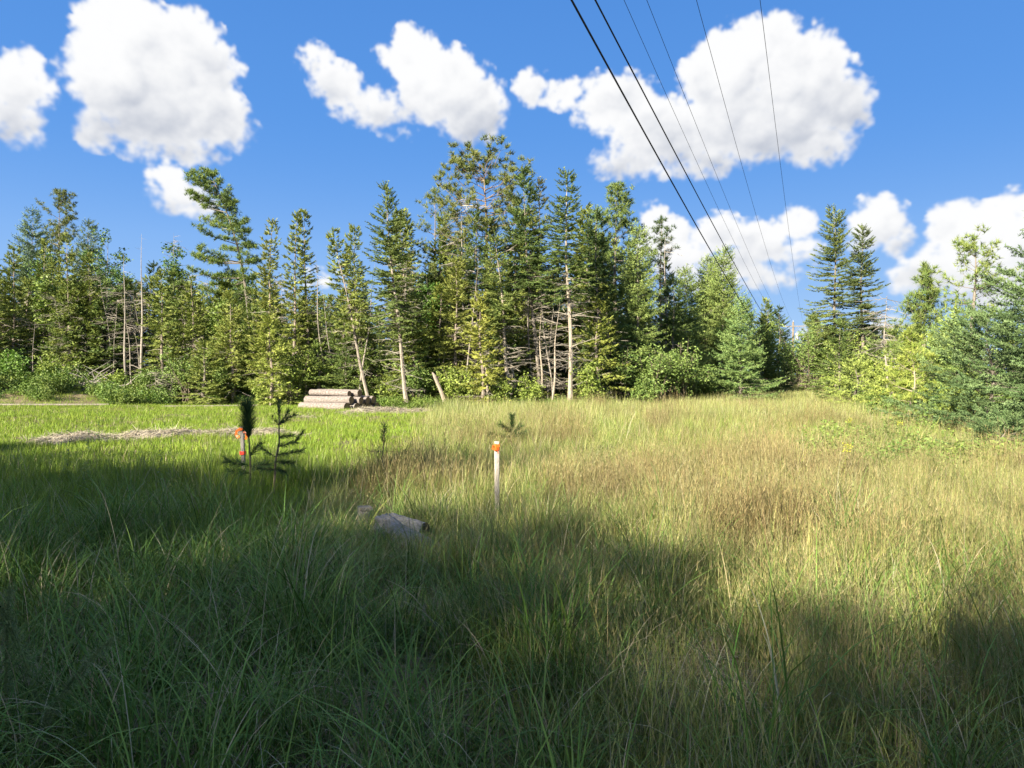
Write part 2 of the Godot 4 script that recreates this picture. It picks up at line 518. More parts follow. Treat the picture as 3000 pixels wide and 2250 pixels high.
func gather_clouds() -> void:
	# fair-weather clouds: azimuth, elevation, half width, half height in degrees, one row a cloud
	clouds = [
		[[-28.2, 22.8, 3.5, 3.0], [-28.9, 20.1, 3.7, 3.5], [-25.3, 21.3, 4.0, 3.8], [-22.9, 21.6, 2.2, 2.2], [-26.8, 18.4, 4.8, 3.1], [-23.5, 18.5, 3.6, 2.8], [-24.7, 16.2, 3.3, 1.6], [-27.1, 15.9, 2.2, 1.4], [-30.2, 16.8, 1.7, 1.9], [-21.6, 17.8, 1.9, 1.9]],
		[[-24.9, 12.7, 2.7, 1.6], [-25.9, 13.8, 1.5, 1.5], [-23.5, 12.2, 1.9, 1.1]],
		[[-34.9, 18.3, 1.6, 2.3], [-35.1, 16.4, 2.0, 2.0], [-34.2, 19.9, 1.1, 1.2], [-33.4, 18.4, 1.1, 1.3]],
		[[-15.5, 23.0, 1.6, 1.4], [-13.8, 21.4, 2.3, 2.0], [-11.3, 20.2, 3.7, 1.6], [-7.7, 23.4, 2.8, 2.5], [-5.8, 21.9, 4.2, 3.0], [-3.2, 20.4, 3.0, 2.8], [-10.2, 24.2, 1.0, 0.7], [-9.1, 18.5, 1.8, 0.7]],
		[[1.5, 21.9, 1.6, 1.5], [3.9, 21.5, 2.4, 1.4], [8.3, 20.5, 3.6, 2.4], [7.2, 21.9, 2.0, 1.2], [11.6, 18.4, 4.6, 2.8], [16.5, 21.8, 3.3, 3.5], [19.5, 22.8, 3.6, 3.0], [21.8, 20.9, 3.8, 3.6], [24.4, 19.0, 2.5, 2.6], [18.5, 18.5, 6.9, 3.1], [14.4, 16.2, 5.3, 1.6], [9.4, 16.5, 3.5, 1.6], [23.1, 16.7, 3.1, 2.0]],
		[[11.3, 12.3, 1.3, 1.4], [12.3, 10.5, 2.5, 2.0], [16.2, 10.6, 2.2, 1.9], [19.2, 9.8, 2.9, 2.1], [21.8, 11.0, 1.6, 1.7], [21.2, 9.2, 2.6, 1.5], [17.2, 8.2, 4.4, 1.7], [13.7, 9.0, 3.4, 1.8], [19.5, 7.4, 3.4, 1.4], [15.5, 7.2, 3.0, 1.2]],
		[[27.2, 10.7, 2.2, 2.2], [28.3, 9.5, 1.4, 1.6], [26.2, 9.6, 1.5, 1.4]],
		[[31.9, 10.0, 2.0, 2.1], [33.7, 8.9, 2.5, 2.7], [35.5, 7.6, 2.4, 3.0], [30.5, 7.0, 3.1, 1.7], [33.5, 6.5, 3.1, 1.9], [29.1, 6.8, 1.8, 1.4], [31.4, 7.9, 2.4, 1.7], [34.8, 5.8, 3.0, 2.0]],
		[[35.3, 11.1, 1.7, 1.2], [36.2, 10.1, 1.3, 1.3]],
		[[-15.2, 7.5, 1.9, 0.9], [22.1, 2.9, 1.6, 0.7], [27.5, 3.0, 1.9, 1.4]],
	]
	var r := RandomNumberGenerator.new()
	r.seed = 77
	for i in 92:
		# the same kind of cloud out of view, more added to whiten the skylight
		var az := r.randf_range(42, 318)
		var el := r.randf_range(4, 74)
		var size := r.randf_range(0.5, 1.0)
		var c := []
		for k in r.randi_range(5, 9):
			c.append([az + r.randf_range(-8, 8) * size / cos(deg_to_rad(el)), el + r.randf_range(-2.4, 2.8) * size, r.randf_range(2.4, 4.6) * size / cos(deg_to_rad(el)), r.randf_range(1.8, 3.4) * size])
		clouds.append(c)
	puff.noise_type = FastNoiseLite.TYPE_SIMPLEX_SMOOTH
	puff.frequency = 0.02
	puff.fractal_octaves = 5
	puff.fractal_gain = 0.6
	puff.seed = 5


func splat(z: PackedFloat32Array, q: PackedFloat32Array, w: int, h: int, cx: float, cy: float, rx: float, ry: float, base: float, deep: float) -> void:
	# one round puff of a cloud: its near surface and how far inside its outline a point lies
	var cut := ry * 0.9
	for y in range(maxi(0, int(cy - ry)), mini(h, int(cy + ry) + 1)):
		var v := (y - cy) / ry
		var half := 1.0 - v * v
		if half <= 0.0: continue
		var reach := rx * sqrt(half)
		for x in range(maxi(0, int(cx - reach)), mini(w, int(cx + reach) + 1)):
			var u := (x - cx) / rx
			var k := half - u * u
			if k <= 0.0: continue
			var at := y * w + x
			var top := base + deep * sqrt(k)
			if top > z[at]: z[at] = top
			var inside := k * cut
			if inside > q[at]: q[at] = inside


func paint_cloud(c: Array, r: RandomNumberGenerator) -> void:
	var per := SKY_W / 360.0
	var x0 := 1e9; var x1 := -1e9; var y0 := 1e9; var y1 := -1e9
	for b in c:
		x0 = minf(x0, (b[0] - b[2] * 1.35) * per - 6.0); x1 = maxf(x1, (b[0] + b[2] * 1.35) * per + 6.0)
		y0 = minf(y0, (90.0 - b[1] - b[3] * 1.35) * per - 6.0); y1 = maxf(y1, (90.0 - b[1] + b[3] * 1.35) * per + 6.0)
	var w := int(x1 - x0); var h := int(minf(y1, SKY_H / 2.0 - 1.0) - y0)
	if w < 4 or h < 4: return
	var z := PackedFloat32Array(); z.resize(w * h); z.fill(-1000.0)
	var q := PackedFloat32Array(); q.resize(w * h)
	for b in c:
		var cx: float = b[0] * per - x0; var cy: float = (90.0 - b[1]) * per - y0
		var rx: float = b[2] * per; var ry: float = b[3] * per
		var wide := rx / ry
		splat(z, q, w, h, cx, cy, rx, ry, 0.0, ry * 0.6)
		for i in 13:
			var a := r.randf_range(0, TAU); var s := sqrt(r.randf())
			var rr := r.randf_range(0.26, 0.48) * minf(rx, ry)
			splat(z, q, w, h, cx + cos(a) * s * (rx - rr * 0.6), cy + sin(a) * s * (ry - rr * 0.6), rr * minf(wide, 1.5), rr, ry * 0.6 * sqrt(1.0 - s * s) * 0.75, rr * 0.7)
		for i in 34:
			var a := r.randf_range(0, TAU); var s := r.randf_range(0.6, 1.12)
			if sin(a) > 0.35 and r.randf() < 0.5: continue
			var rr := r.randf_range(0.06, 0.19) * minf(rx, ry)
			splat(z, q, w, h, cx + cos(a) * s * rx * 0.9, cy + sin(a) * s * ry * 0.9, rr * minf(wide, 1.4) * r.randf_range(0.8, 1.5), rr, ry * 0.6 * sqrt(maxf(0.0, 1.0 - s * s)) * 0.9, rr * 0.7)
	for pass_ in 4:
		# soften the creases between puffs
		var old := z.duplicate()
		for y in range(1, h - 1):
			for x in range(1, w - 1):
				var at := y * w + x
				if old[at] < -900.0: continue
				var sum := 0.0; var n := 0.0
				for o in [at, at - 1, at + 1, at - w, at + w, at - w - 1, at + w + 1, at - w + 1, at + w - 1]:
					if old[o] > -900.0: sum += old[o]; n += 1.0
				z[at] = sum / n
	# how much of the sky each point hides: ragged by noise, then softened
	var cover := PackedFloat32Array(); cover.resize(w * h)
	for y in range(2, h - 2):
		var high := 1.0 - y / float(h)
		var soft := lerpf(16.0, 9.0, smoothstep(0.2, 0.7, high))
		for x in range(2, w - 2):
			var at := y * w + x
			if q[at] > 0.0: cover[at] = smoothstep(0.0, soft, q[at] + 9.0 * puff.get_noise_2d(x0 + x, (y0 + y) * 1.2) + 11.0 * puff.get_noise_2d((x0 + x) * 3.5, (y0 + y) * 4.0 + 500.0) - 0.5)
	for pass_ in 1:
		var old := cover.duplicate()
		for y in range(2, h - 2):
			for x in range(2, w - 2):
				var at := y * w + x
				cover[at] = (old[at] * 2.0 + old[at - 1] + old[at + 1] + old[at - w] + old[at + w]) / 6.0
	for y in range(2, h - 2):
		var sy := int(y0) + y
		if sy < 0 or sy >= SKY_H / 2: continue
		var high := 1.0 - y / float(h)
		for x in range(2, w - 2):
			var at := y * w + x
			var a := cover[at]
			if a <= 0.004 or z[at] < -900.0: continue
			var n1 := puff.get_noise_2d((x0 + x) * 0.7, (y0 + y) * 0.9)
			var l := z[at - 2]; var e := z[at + 2]; var u := z[at - 2 * w]; var d := z[at + 2 * w]
			if l < -900.0: l = z[at] - 1.0
			if e < -900.0: e = z[at] - 1.0
			if u < -900.0: u = z[at] - 1.0
			if d < -900.0: d = z[at] - 1.0
			var nrm := Vector3((l - e) * 0.25, (d - u) * 0.25, 1.0).normalized()
			var lit := nrm.dot(Vector3(-0.38, 0.5, 0.78))
			var t := clampf(0.43 + 0.3 * lit + 0.6 * (high - 0.5) + 0.3 * n1 + 0.22 * (1.0 - smoothstep(0.0, 26.0, q[at])), 0.0, 1.0)
			t = smoothstep(0.08, 0.85, t)
			var o := (sy * SKY_W + posmod(int(x0) + x, SKY_W)) * 3
			air[o] = lerpf(air[o], lerpf(0.5, 1.0, t) * DIM, a * 0.985)
			air[o + 1] = lerpf(air[o + 1], lerpf(0.54, 1.0, t) * DIM, a * 0.985)
			air[o + 2] = lerpf(air[o + 2], lerpf(0.63, 1.0, t) * DIM, a * 0.985)


func make_sky() -> Sky:
	gather_clouds()
	for y in SKY_H:
		var el := 90.0 - (y + 0.5) * 180.0 / SKY_H
		var t := clampf(el / 40.0, 0.0, 1.0)
		var c := Color(0.5, 0.72, 0.98).lerp(Color(0.14, 0.38, 0.88), 1.0 - pow(1.0 - clampf(t * 1.9, 0.0, 1.0), 2.0)).lerp(Color(0.055, 0.215, 0.64), clampf((t - 0.25) / 0.75, 0.0, 1.0))
		if el <= 0.0: c = Color(0.2, 0.21, 0.15)
		var row := PackedFloat32Array([c.r * DIM, c.g * DIM, c.b * DIM])
		while row.size() < SKY_W * 3: row.append_array(row.duplicate())
		air.append_array(row.slice(0, SKY_W * 3))
	var r := RandomNumberGenerator.new()
	r.seed = 12
	for c in clouds: paint_cloud(c, r)
	var im := Image.create_from_data(SKY_W, SKY_H, false, Image.FORMAT_RGBF, air.to_byte_array())
	air.clear()
	var m := PanoramaSkyMaterial.new()
	m.panorama = ImageTexture.create_from_image(im)
	var s := Sky.new()
	s.sky_material = m
	return s


# ---------------------------------------------------------------- the place

func _ready() -> void:
	rng.seed = 20240811
	bump.seed = 3
	bump.frequency = 0.1
	# camera
	var cam := Camera3D.new()
	cam.name = "camera"
	add_child(cam)
	cam.position = Vector3(0, 1.65, 0)
	cam.rotation_degrees = Vector3(-0.73, 0, 0)
	cam.fov = 56.8
	cam.near = 0.05
	cam.far = 2000.0
	cam.current = true
	# sky, exposure
	var we := WorldEnvironment.new()
	we.name = "world_environment"
	var env := Environment.new()
	env.background_mode = Environment.BG_SKY
	env.sky = make_sky()
	env.tonemap_mode = Environment.TONE_MAPPER_LINEAR
	env.tonemap_exposure = 3.1
	env.sdfgi_enabled = true
	env.ssao_enabled = true
	env.ssil_enabled = true
	we.environment = env
	add_child(we)
	# sun: behind the viewer and off to one side
	var sun := DirectionalLight3D.new()
	sun.name = "sun"
	sun.light_energy = 1.6
	sun.light_angular_distance = 0.55
	sun.light_color = Color(1.0, 0.96, 0.88)
	sun.shadow_enabled = true
	add_child(sun)
	sun.look_at_from_position(Vector3.ZERO, Vector3(0.67, -0.53, -0.74))

	make_materials()
	make_shapes()
	ground()
	wood_edge()
	wood_inside()
	young_trees()
	wood_behind_viewer()
	bushes()
	power_line()
	log_stack()
	clearing_things()
	stakes()
	saplings()
	near_spruce()
	weeds()
	grasses()


func ground() -> void:
	var st := SurfaceTool.new()
	st.begin(Mesh.PRIMITIVE_TRIANGLES)
	var xs := []; var zs := []
	for i in 161:
		var u := (i - 80) / 80.0
		xs.append(signf(u) * (40.0 * absf(u) + 900.0 * pow(absf(u), 7.0)))
	for i in 161:
		var u := (i - 50) / 110.0
		zs.append(-(80.0 * u + signf(u) * 900.0 * pow(absf(u), 8.0)) if u > -0.4 else 30.0 + (absf(u) - 0.4) * 4000.0)
	for z in zs:
		for x in xs:
			st.add_vertex(Vector3(x, gh(x, z) if absf(x) < 90.0 and absf(z) < 120.0 else 0.0, z))
	for j in 160:
		for i in 160:
			var a := j * 161 + i
			for k in [a, a + 161, a + 1, a + 1, a + 161, a + 162]: st.add_index(k)
	st.generate_normals()
	var o := part(self, "ground", st.commit(), mats.ground)
	tag(o, "dry meadow soil with straw litter under the grass", "ground", "", "structure")


func wood_edge() -> void:
	# kind, x, z, height, lean of the top along x, what is particular, label
	var table := [
		["white_pine", -34.56, -54.00, 15.46, 0.28, {r = 2.6, from = 0.55, n = 4, irr = 0.5, cols = [vc(0.06, 0.09, 0.03), vc(0.15, 0.16, 0.045)]}, "broad old pine standing above the grey thicket, golden tinge on its top"],
		["larch", -34.12, -50.00, 13.23, 0.33, {r = 2.1, from = 0.35, cols = [vc(0.05, 0.085, 0.045), vc(0.085, 0.12, 0.06)], gap = 0.3}, "blue-green larch with ragged feathery top beside the broad old pine"],
		["larch", -30.64, -51.00, 12.63, 0.17, {r = 1.9, from = 0.45, cols = [vc(0.05, 0.08, 0.04), vc(0.085, 0.11, 0.055)], gap = 0.34}, "thin larch with sparse drooping boughs between old pine and dark leafy tree"],
		["broadleaf", -26.80, -47.00, 11.00, 0.18, {r = 2.0, from = 0.45}, "dark leafy tree with rounded top behind the bare grey stems"],
		["cedar", -30.88, -44.00, 9.26, -0.06, {r = 1.3, dead_n = 60, dead_len = 1.5}, "shaggy cedar hung with grey twigs above the overgrown bank"],
		["cedar", -29.68, -45.00, 10.02, 0.09, {r = 1.0, dead_n = 70, dead_len = 1.5, gaps = 0.3}, "tall cedar with thin crown and many bare grey limbs"],
		["cedar", -27.07, -43.50, 9.88, 0.00, {r = 0.95, dead_n = 75, dead_len = 1.4, gaps = 0.35}, "slender cedar half dead, foliage only in patches up the stem"],
		["cedar", -26.00, -44.00, 8.83, -0.06, {r = 1.15, dead_n = 70, dead_len = 1.4, gaps = 0.2}, "cedar choked with bare twigs under the dark leafy tree"],
		["cedar", -31.36, -42.50, 8.58, 0.00, {r = 1.5}, "wide bushy cedar at the end of the overgrown bank"],
		["cedar", -33.55, -43.00, 9.78, -0.06, {r = 1.5}, "cedar beyond the end of the overgrown bank"],
		["snag", -23.12, -42.50, 8.58, -0.06, {dead_n = 30, dead_len = 0.6, tr = 0.09}, "pale dead trunk with short stubs beside the barkless pole"],
		["snag", -21.89, -42.00, 9.81, -0.05, {dead_n = 34, dead_len = 0.35, tr = 0.1}, "tall bare dead trunk rising clear of the thicket like a pole"],
		["spruce", -24.77, -49.00, 9.26, -0.03, {r = 0.9, from = 0.5}, "small dark spire of a spruce between bare pole and forked leafy tree"],
		["broadleaf", -21.84, -46.00, 10.80, -0.18, {r = 1.5, from = 0.5, n = 10.0, clusters = 2, dead_n = 40, dead_lo = 0.7, dead_hi = 1.0}, "forked leafy tree with a bare twiggy crown top"],
		["cedar", -20.66, -42.00, 7.68, -0.05, {r = 1.35, dead_n = 30}, "full green cedar beside the tall bare dead trunk"],
		["cedar", -18.88, -42.50, 7.47, -0.28, {r = 1.25, dead_n = 60, dead_len = 1.4}, "cedar leaning a little, pale dead branches low down, before the windswept pine"],
		["fir", -16.94, -39.00, 3.43, 0.00, {r = 1.3, from = 0.03, cols = [vc(0.09, 0.125, 0.03), vc(0.17, 0.195, 0.05)]}, "small bright fir at the clearing edge below the windswept pine"],
		["white_pine", -16.47, -45.00, 14.68, -2.73, {r = 2.7, from = 0.46, bend = 2.6, wind = Vector3(-0.55, 0, 0.15), n = 6, dense = 7.5, thick = 0.5, irr = 0.25, cols = [vc(0.06, 0.1, 0.025), vc(0.14, 0.18, 0.045)], gap = 1.0, up1 = 25.0, tr = 0.17}, "tall windswept pine with layered boughs all streaming to one side"],
		["cedar", -15.68, -40.00, 6.09, -0.13, {r = 1.3, cols = [vc(0.1, 0.13, 0.03), vc(0.19, 0.21, 0.055)]}, "bushy cedar at the foot of the windswept pine"],
		["cedar", -13.51, -39.00, 10.10, 0.43, {r = 1.1, from = 0.12, cols = [vc(0.1, 0.13, 0.03), vc(0.2, 0.21, 0.055)]}, "narrow cedar with two-tone yellowing foliage next to the windswept pine"],
		["cedar", -11.90, -38.50, 10.49, 0.20, {r = 0.85, from = 0.15, cols = [vc(0.095, 0.125, 0.028), vc(0.185, 0.205, 0.05)]}, "narrow spire cedar, taller of the close pair near the log stack"],
		["cedar", -11.14, -39.00, 10.68, -0.33, {r = 0.75, from = 0.3}, "thin-topped cedar, slimmer of the close pair near the log stack"],
		["cedar", -12.29, -36.50, 4.51, -0.12, {r = 1.5, from = 0.02, cols = [vc(0.12, 0.155, 0.03), vc(0.22, 0.25, 0.06)], dead_n = 10}, "low dense cedar with lime foliage beside the log stack"],
		["fir", -10.31, -38.00, 3.26, 0.00, {r = 1.5, from = 0.05, cols = [vc(0.08, 0.12, 0.03), vc(0.15, 0.19, 0.05)]}, "small fir with flat layered boughs behind the log stack"],
		["cedar", -7.09, -35.50, 8.94, -1.90, {r = 1.0, from = 0.45, dead_lo = 0.2, dead_hi = 0.6, dead_n = 34, tr = 0.105, bark = vc(0.24, 0.21, 0.175)}, "leaning cedar with long bare pale trunk behind the logs' sawn ends"],
		["cedar", -8.50, -39.00, 9.79, -0.15, {r = 1.1, from = 0.3}, "upright cedar with thin tip between leaning cedar and solitary spruce"],
		["spruce", -5.00, -34.50, 10.81, -1.17, {r = 1.6, from = 0.36, bend = 0.8, tr = 0.12, bark = vc(0.24, 0.21, 0.175), cols = [vc(0.055, 0.085, 0.025), vc(0.11, 0.14, 0.04)], dead_n = 60, dead_len = 1.3}, "spruce with a curved leaning trunk and clean conical top"],
		["broadleaf", -4.60, -39.00, 6.99, -0.08, {r = 1.3, from = 0.15, n = 18.0, cols = [vc(0.035, 0.075, 0.015), vc(0.07, 0.11, 0.025)]}, "dark narrow leafy tree beside the curved spruce"],
		["white_pine", -4.31, -41.00, 12.13, -0.19, {r = 2.1, from = 0.5, gap = 0.75, n = 4, tufts = 2, cols = [vc(0.06, 0.095, 0.03), vc(0.14, 0.16, 0.05)]}, "thin pine with separate flat boughs between curved spruce and round-topped pine"],
		["red_pine", -1.15, -40.00, 13.44, -0.44, {r = 3.1, up0 = -6.0, up1 = 36.0, from = 0.66, tr = 0.24, dead_n = 22, dead_len = 2.4, dead_lo = 0.42, dead_hi = 0.66}, "tallest pine, open round crown of tufted needles on crooked limbs"],
		["spruce", -1.83, -37.00, 10.22, 0.00, {r = 0.75, from = 0.45}, "thin dark spire of a spruce below the round-topped pine"],
		["cedar", -2.84, -36.00, 7.52, 0.00, {r = 1.35, cols = [vc(0.1, 0.125, 0.03), vc(0.18, 0.195, 0.05)], dead_n = 36}, "full cedar under the limbs of the round-topped pine"],
		["fir", -0.07, -34.50, 8.36, -0.70, {r = 1.1, from = 0.45, tr = 0.12, bark = vc(0.27, 0.235, 0.19), dead_n = 60, dead_lo = 0.1, dead_hi = 0.5, dead_len = 1.3, cols = [vc(0.075, 0.11, 0.03), vc(0.15, 0.175, 0.05)]}, "fir with pale slanting trunk under the round-topped pine"],
		["spruce", 1.53, -35.50, 11.89, -1.07, {r = 1.35, from = 0.48, bend = 0.8, tr = 0.12, dead_n = 70, dead_len = 1.3}, "dense dark-topped spruce on a thin swaying trunk"],
		["spruce", 1.62, -40.00, 12.61, -0.13, {r = 1.1, from = 0.3, gaps = 0.4, cols = [vc(0.07, 0.08, 0.035), vc(0.13, 0.125, 0.05)]}, "sparse brownish spruce standing behind the two dense spires"],
		["cedar", -1.35, -34.00, 5.42, -0.22, {r = 1.2, from = 0.08, cols = [vc(0.13, 0.15, 0.03), vc(0.24, 0.25, 0.06)], dead_n = 20}, "young cedar with yellow-green sprays below the slanting fir"],
		["spruce", 2.84, -34.00, 11.36, -0.27, {r = 1.35, from = 0.5, tr = 0.135, bark = vc(0.27, 0.235, 0.19), dead_n = 80, dead_lo = 0.1, dead_hi = 0.56, dead_len = 1.4, cols = [vc(0.05, 0.08, 0.02), vc(0.1, 0.13, 0.035)]}, "dense spired spruce on a tall straight pale trunk with bare lower limbs"],
		["snag", 1.92, -34.30, 5.45, 0.36, {tr = 0.07, bark = vc(0.27, 0.235, 0.19), dead_n = 40, dead_len = 0.9}, "thin pale dead trunk next to the straight spruce trunk"],
		["snag", 1.44, -34.60, 5.26, -0.05, {tr = 0.07, bark = vc(0.28, 0.24, 0.19), dead_n = 34, dead_len = 0.7}, "thin upright dead pole with stubs, second from the straight spruce trunk"],
		["snag", -1.02, -34.00, 4.09, -0.60, {tr = 0.11, bark = vc(0.27, 0.235, 0.19), dead_n = 40, dead_len = 0.9}, "slanting dead trunk under the round-topped pine"],
		["snag", 0.27, -35.00, 5.07, -0.75, {tr = 0.1, bark = vc(0.3, 0.26, 0.21), dead_n = 30, dead_len = 0.9}, "pale slanting dead trunk crossing behind the fir trunk"],
		["spruce", 4.47, -37.00, 10.22, -0.10, {r = 1.6, from = 0.15, cols = [vc(0.035, 0.065, 0.02), vc(0.07, 0.1, 0.03)], dead_n = 40}, "dark full spruce between straight-trunked spruce and bright pine"],
		["white_pine", 6.04, -41.00, 12.51, -0.11, {r = 2.2, from = 0.55, cols = [vc(0.065, 0.105, 0.03), vc(0.145, 0.185, 0.05)], n = 5}, "bright pine with bushy clustered top above the dark spruces"],
		["cedar", 4.22, -35.20, 5.55, 0.00, {r = 1.4, from = 0.05, cols = [vc(0.1, 0.13, 0.025), vc(0.19, 0.21, 0.05)]}, "broad yellow-green cedar beside the straight-trunked spruce"],
		["larch", 6.59, -38.00, 9.38, 0.15, {r = 1.75, from = 0.1}, "feathery green larch, wide at the base, before the bright pine"],
		["white_pine", 9.66, -46.00, 11.61, -0.09, {r = 1.5, from = 0.55, n = 3, cols = [vc(0.035, 0.06, 0.025), vc(0.07, 0.095, 0.035)]}, "dark tattered pine behind the feathery larch"],
		["snag", 8.85, -41.00, 9.54, -0.05, {dead_n = 26, dead_lo = 0.6, dead_len = 1.0}, "bare forked dead trunk standing behind the alder bushes"],
		["larch", 10.11, -42.00, 7.81, 0.14, {r = 1.7, from = 0.05}, "short larch behind the alder bushes"],
		["spruce", 9.11, -40.00, 7.13, -0.13, {r = 1.5, from = 0.1, cols = [vc(0.04, 0.07, 0.02), vc(0.08, 0.11, 0.03)], dead_n = 20}, "dark spruce filling the gap behind the alder bushes"],
		["larch", 13.77, -47.00, 9.93, 0.21, {r = 2.3, from = 0.05, gaps = 0.15}, "tall twin-topped larch beside the power line"],
		["larch", 13.55, -49.00, 9.64, -0.06, {r = 1.8, from = 0.2}, "larch close behind the twin-topped one"],
		["larch", 12.17, -38.00, 5.49, 0.00, {r = 2.0, from = 0.02, pw = 0.9, cols = [vc(0.07, 0.12, 0.04), vc(0.125, 0.175, 0.055)]}, "young larch with wide tiered boughs down to the grass, under the cables"],
		["fir", 18.11, -52.00, 5.72, 0.07, {r = 2.0, from = 0.03}, "bushy fir behind the young tiered larch"],
		["spruce", 24.80, -66.00, 7.94, 0.00, {r = 2.1, from = 0.08, cols = [vc(0.03, 0.055, 0.02), vc(0.065, 0.09, 0.03)], dead_n = 0}, "dark pointed spruce beside the line of poles"],
		["fir", 31.00, -80.00, 4.68, 0.00, {r = 2.2, from = 0.03, cols = [vc(0.03, 0.06, 0.02), vc(0.06, 0.09, 0.03)], dead_n = 0}, "low dark fir at the foot of the transformer pole"],
		["young_pine", 29.73, -70.00, 7.49, 0.00, {r = 2.2, size = 0.3, from = 0.3}, "small round-topped pine at the far end of the bushes, beside the transformer pole"],
		["spruce", 22.83, -50.00, 13.39, -0.10, {r = 2.1, from = 0.3, gaps = 0.25, pw = 0.6, irr = 0.45, cols = [vc(0.07, 0.1, 0.03), vc(0.14, 0.165, 0.05)], tr = 0.16, dead_n = 30}, "tall open-crowned spruce, see-through near the top, of a pair"],
		["spruce", 23.67, -48.00, 11.51, -0.16, {r = 2.0, from = 0.28, pw = 0.7, cols = [vc(0.045, 0.07, 0.022), vc(0.1, 0.12, 0.04)], tr = 0.16, dead_n = 20}, "dense dark spruce, shorter and fuller of a pair"],
		["young_pine", 16.97, -29.00, 5.85, -0.09, {r = 1.9, from = 0.1, size = 0.23}, "lush young pine with upswept boughs beside the blue-green spruce"],
		["white_pine", 17.56, -27.00, 6.58, -0.19, {r = 1.7, from = 0.55, gap = 0.42, size = 0.2, tufts = 3, cols = [vc(0.075, 0.12, 0.03), vc(0.16, 0.195, 0.05)]}, "pine with flat-topped open crown behind the blue-green spruce"],
		["young_pine", 11.53, -20.50, 2.65, -0.08, {r = 0.85, from = 0.3, size = 0.15, gap = 0.26, dense = 7.0, tr = 0.045, bark = vc(0.3, 0.26, 0.19), cols = [vc(0.11, 0.16, 0.03), vc(0.22, 0.25, 0.06)]}, "slim young pine showing its pale stem, in tall grass"],
		["snag", 17.94, -34.00, 5.42, -0.16, {tr = 0.07, dead_n = 70, dead_len = 1.3, dead_lo = 0.35}, "small bare grey tree behind the slim young pine"],
		["fir", 22.22, -44.00, 3.80, 0.00, {r = 2.3, from = 0.02, cols = [vc(0.08, 0.12, 0.04), vc(0.15, 0.19, 0.06)]}, "rounded fir below the pair of tall spruces"],
		["fir", 23.20, -52.00, 4.70, 0.00, {r = 2.4, from = 0.02, cols = [vc(0.08, 0.125, 0.035), vc(0.15, 0.195, 0.055)]}, "bushy fir at the foot of the open-crowned spruce"],
		["larch", 14.94, -24.00, 3.37, 0.00, {r = 1.6, from = 0.02, cols = [vc(0.09, 0.14, 0.04), vc(0.16, 0.2, 0.06)]}, "low larch in front of the flat-topped pine"],
		["larch", 14.42, -27.00, 2.00, 0.00, {r = 1.3, from = 0.02, cols = [vc(0.12, 0.16, 0.03), vc(0.22, 0.25, 0.06)], size = 0.4}, "waist-high feathery larch at the edge of the tall grass"],
		["larch", 16.02, -33.00, 2.19, 0.00, {r = 1.5, from = 0.02, cols = [vc(0.12, 0.16, 0.04), vc(0.2, 0.24, 0.06)], size = 0.45}, "small pale larch in front of the rounded fir"],
		["young_pine", 10.48, -16.50, 1.22, 0.00, {r = 0.7, size = 0.16, gap = 0.2, cols = [vc(0.11, 0.16, 0.035), vc(0.2, 0.24, 0.06)]}, "knee-high young pine before the blue-green spruce"],
	]
	for t in table:
		rng.seed = hash(t[6])
		grow_tree(t[0], on_ground(t[1], t[2]), t[3], Vector3(t[4], 0, rf(-0.3, 0.3)), t[5], t[6], "trees along the edge of the wood" if t[1] < 22.0 and t[2] < -30.0 else "trees across the power line")


func wood_inside() -> void:
	rng.seed = 41
	var first := []
	var kinds := ["spruce", "cedar", "fir", "cedar", "broadleaf", "cedar", "snag"]
	var names := ["shaded spruce inside the wood, mostly hidden by the outer trees", "shaded cedar inside the wood, mostly hidden by the outer trees", "shaded fir inside the wood, mostly hidden by the outer trees", "thin cedar with bare lower limbs inside the wood", "leafy tree inside the wood, mostly hidden by the outer trees", "twiggy half-dead cedar inside the wood", "grey dead stem inside the wood"]
	var mores := [{from = 0.25, dead_n = 60}, {from = 0.15, dead_n = 50}, {from = 0.1, dead_n = 30}, {from = 0.5, dead_n = 70, dead_len = 1.4}, {from = 0.25, n = 20.0}, {gaps = 0.4, dead_n = 90, dead_len = 1.5, r = 1.0}, {dead_n = 80, dead_len = 1.2, tr = 0.09}]
	var spots := []
	for i in 240:
		var d := rf(38, 74)
		var b := rf(-0.86, 0.36)
		var x := b * d
		# keep to the wood's own outline: it begins farther back beyond the clearing
		if d < edge_of_wood(b) + 3.0: continue
		spots.append(Vector2(x, -d))
	for i in 30:
		# close behind the tallest outer trees
		var b := rf(-0.2, 0.3)
		var d := edge_of_wood(b) + rf(3.0, 9.0)
		spots.append(Vector2(b * d, -d))
	var low := spots.size() - 30
	for i in spots.size():
		var k := i % kinds.size()
		var p := on_ground(spots[i].x, spots[i].y)
		var b2: float = spots[i].x / -spots[i].y
		# tops stay a little below those of the trees in front
		var h: float = rf(7.4, 9.6) * (1.0 if b2 > -0.5 else 1.05) * (0.9 + 0.1 * -spots[i].y / 50.0)
		if b2 > -0.3 and b2 < -0.22: h *= 0.8
		if b2 > 0.18: h *= 0.85
		if i >= low: h = rf(9.0, 11.5) * (1.0 if b2 < 0.16 else 0.8)
		if i < kinds.size():
			var t := grow_tree(kinds[k], p, 9.0, Vector3(rf(-0.4, 0.4), 0, rf(-0.4, 0.4)), mores[k], names[k], "trees inside the wood")
			t.scale = Vector3.ONE * (h / 9.0)
			first.append(t)
		else:
			dup(first[k], p, rf(0, TAU), h / 9.0, names[k], "trees inside the wood")


func edge_of_wood(b: float) -> float:
	# distance ahead at which the wood begins, for x / distance = b
	if b < -0.43: return 43.5
	if b < -0.17: return lerpf(42.0, 35.5, (b + 0.43) / 0.26)
	if b < 0.12: return 34.8
	return 34.8 + (b - 0.12) * 75.0


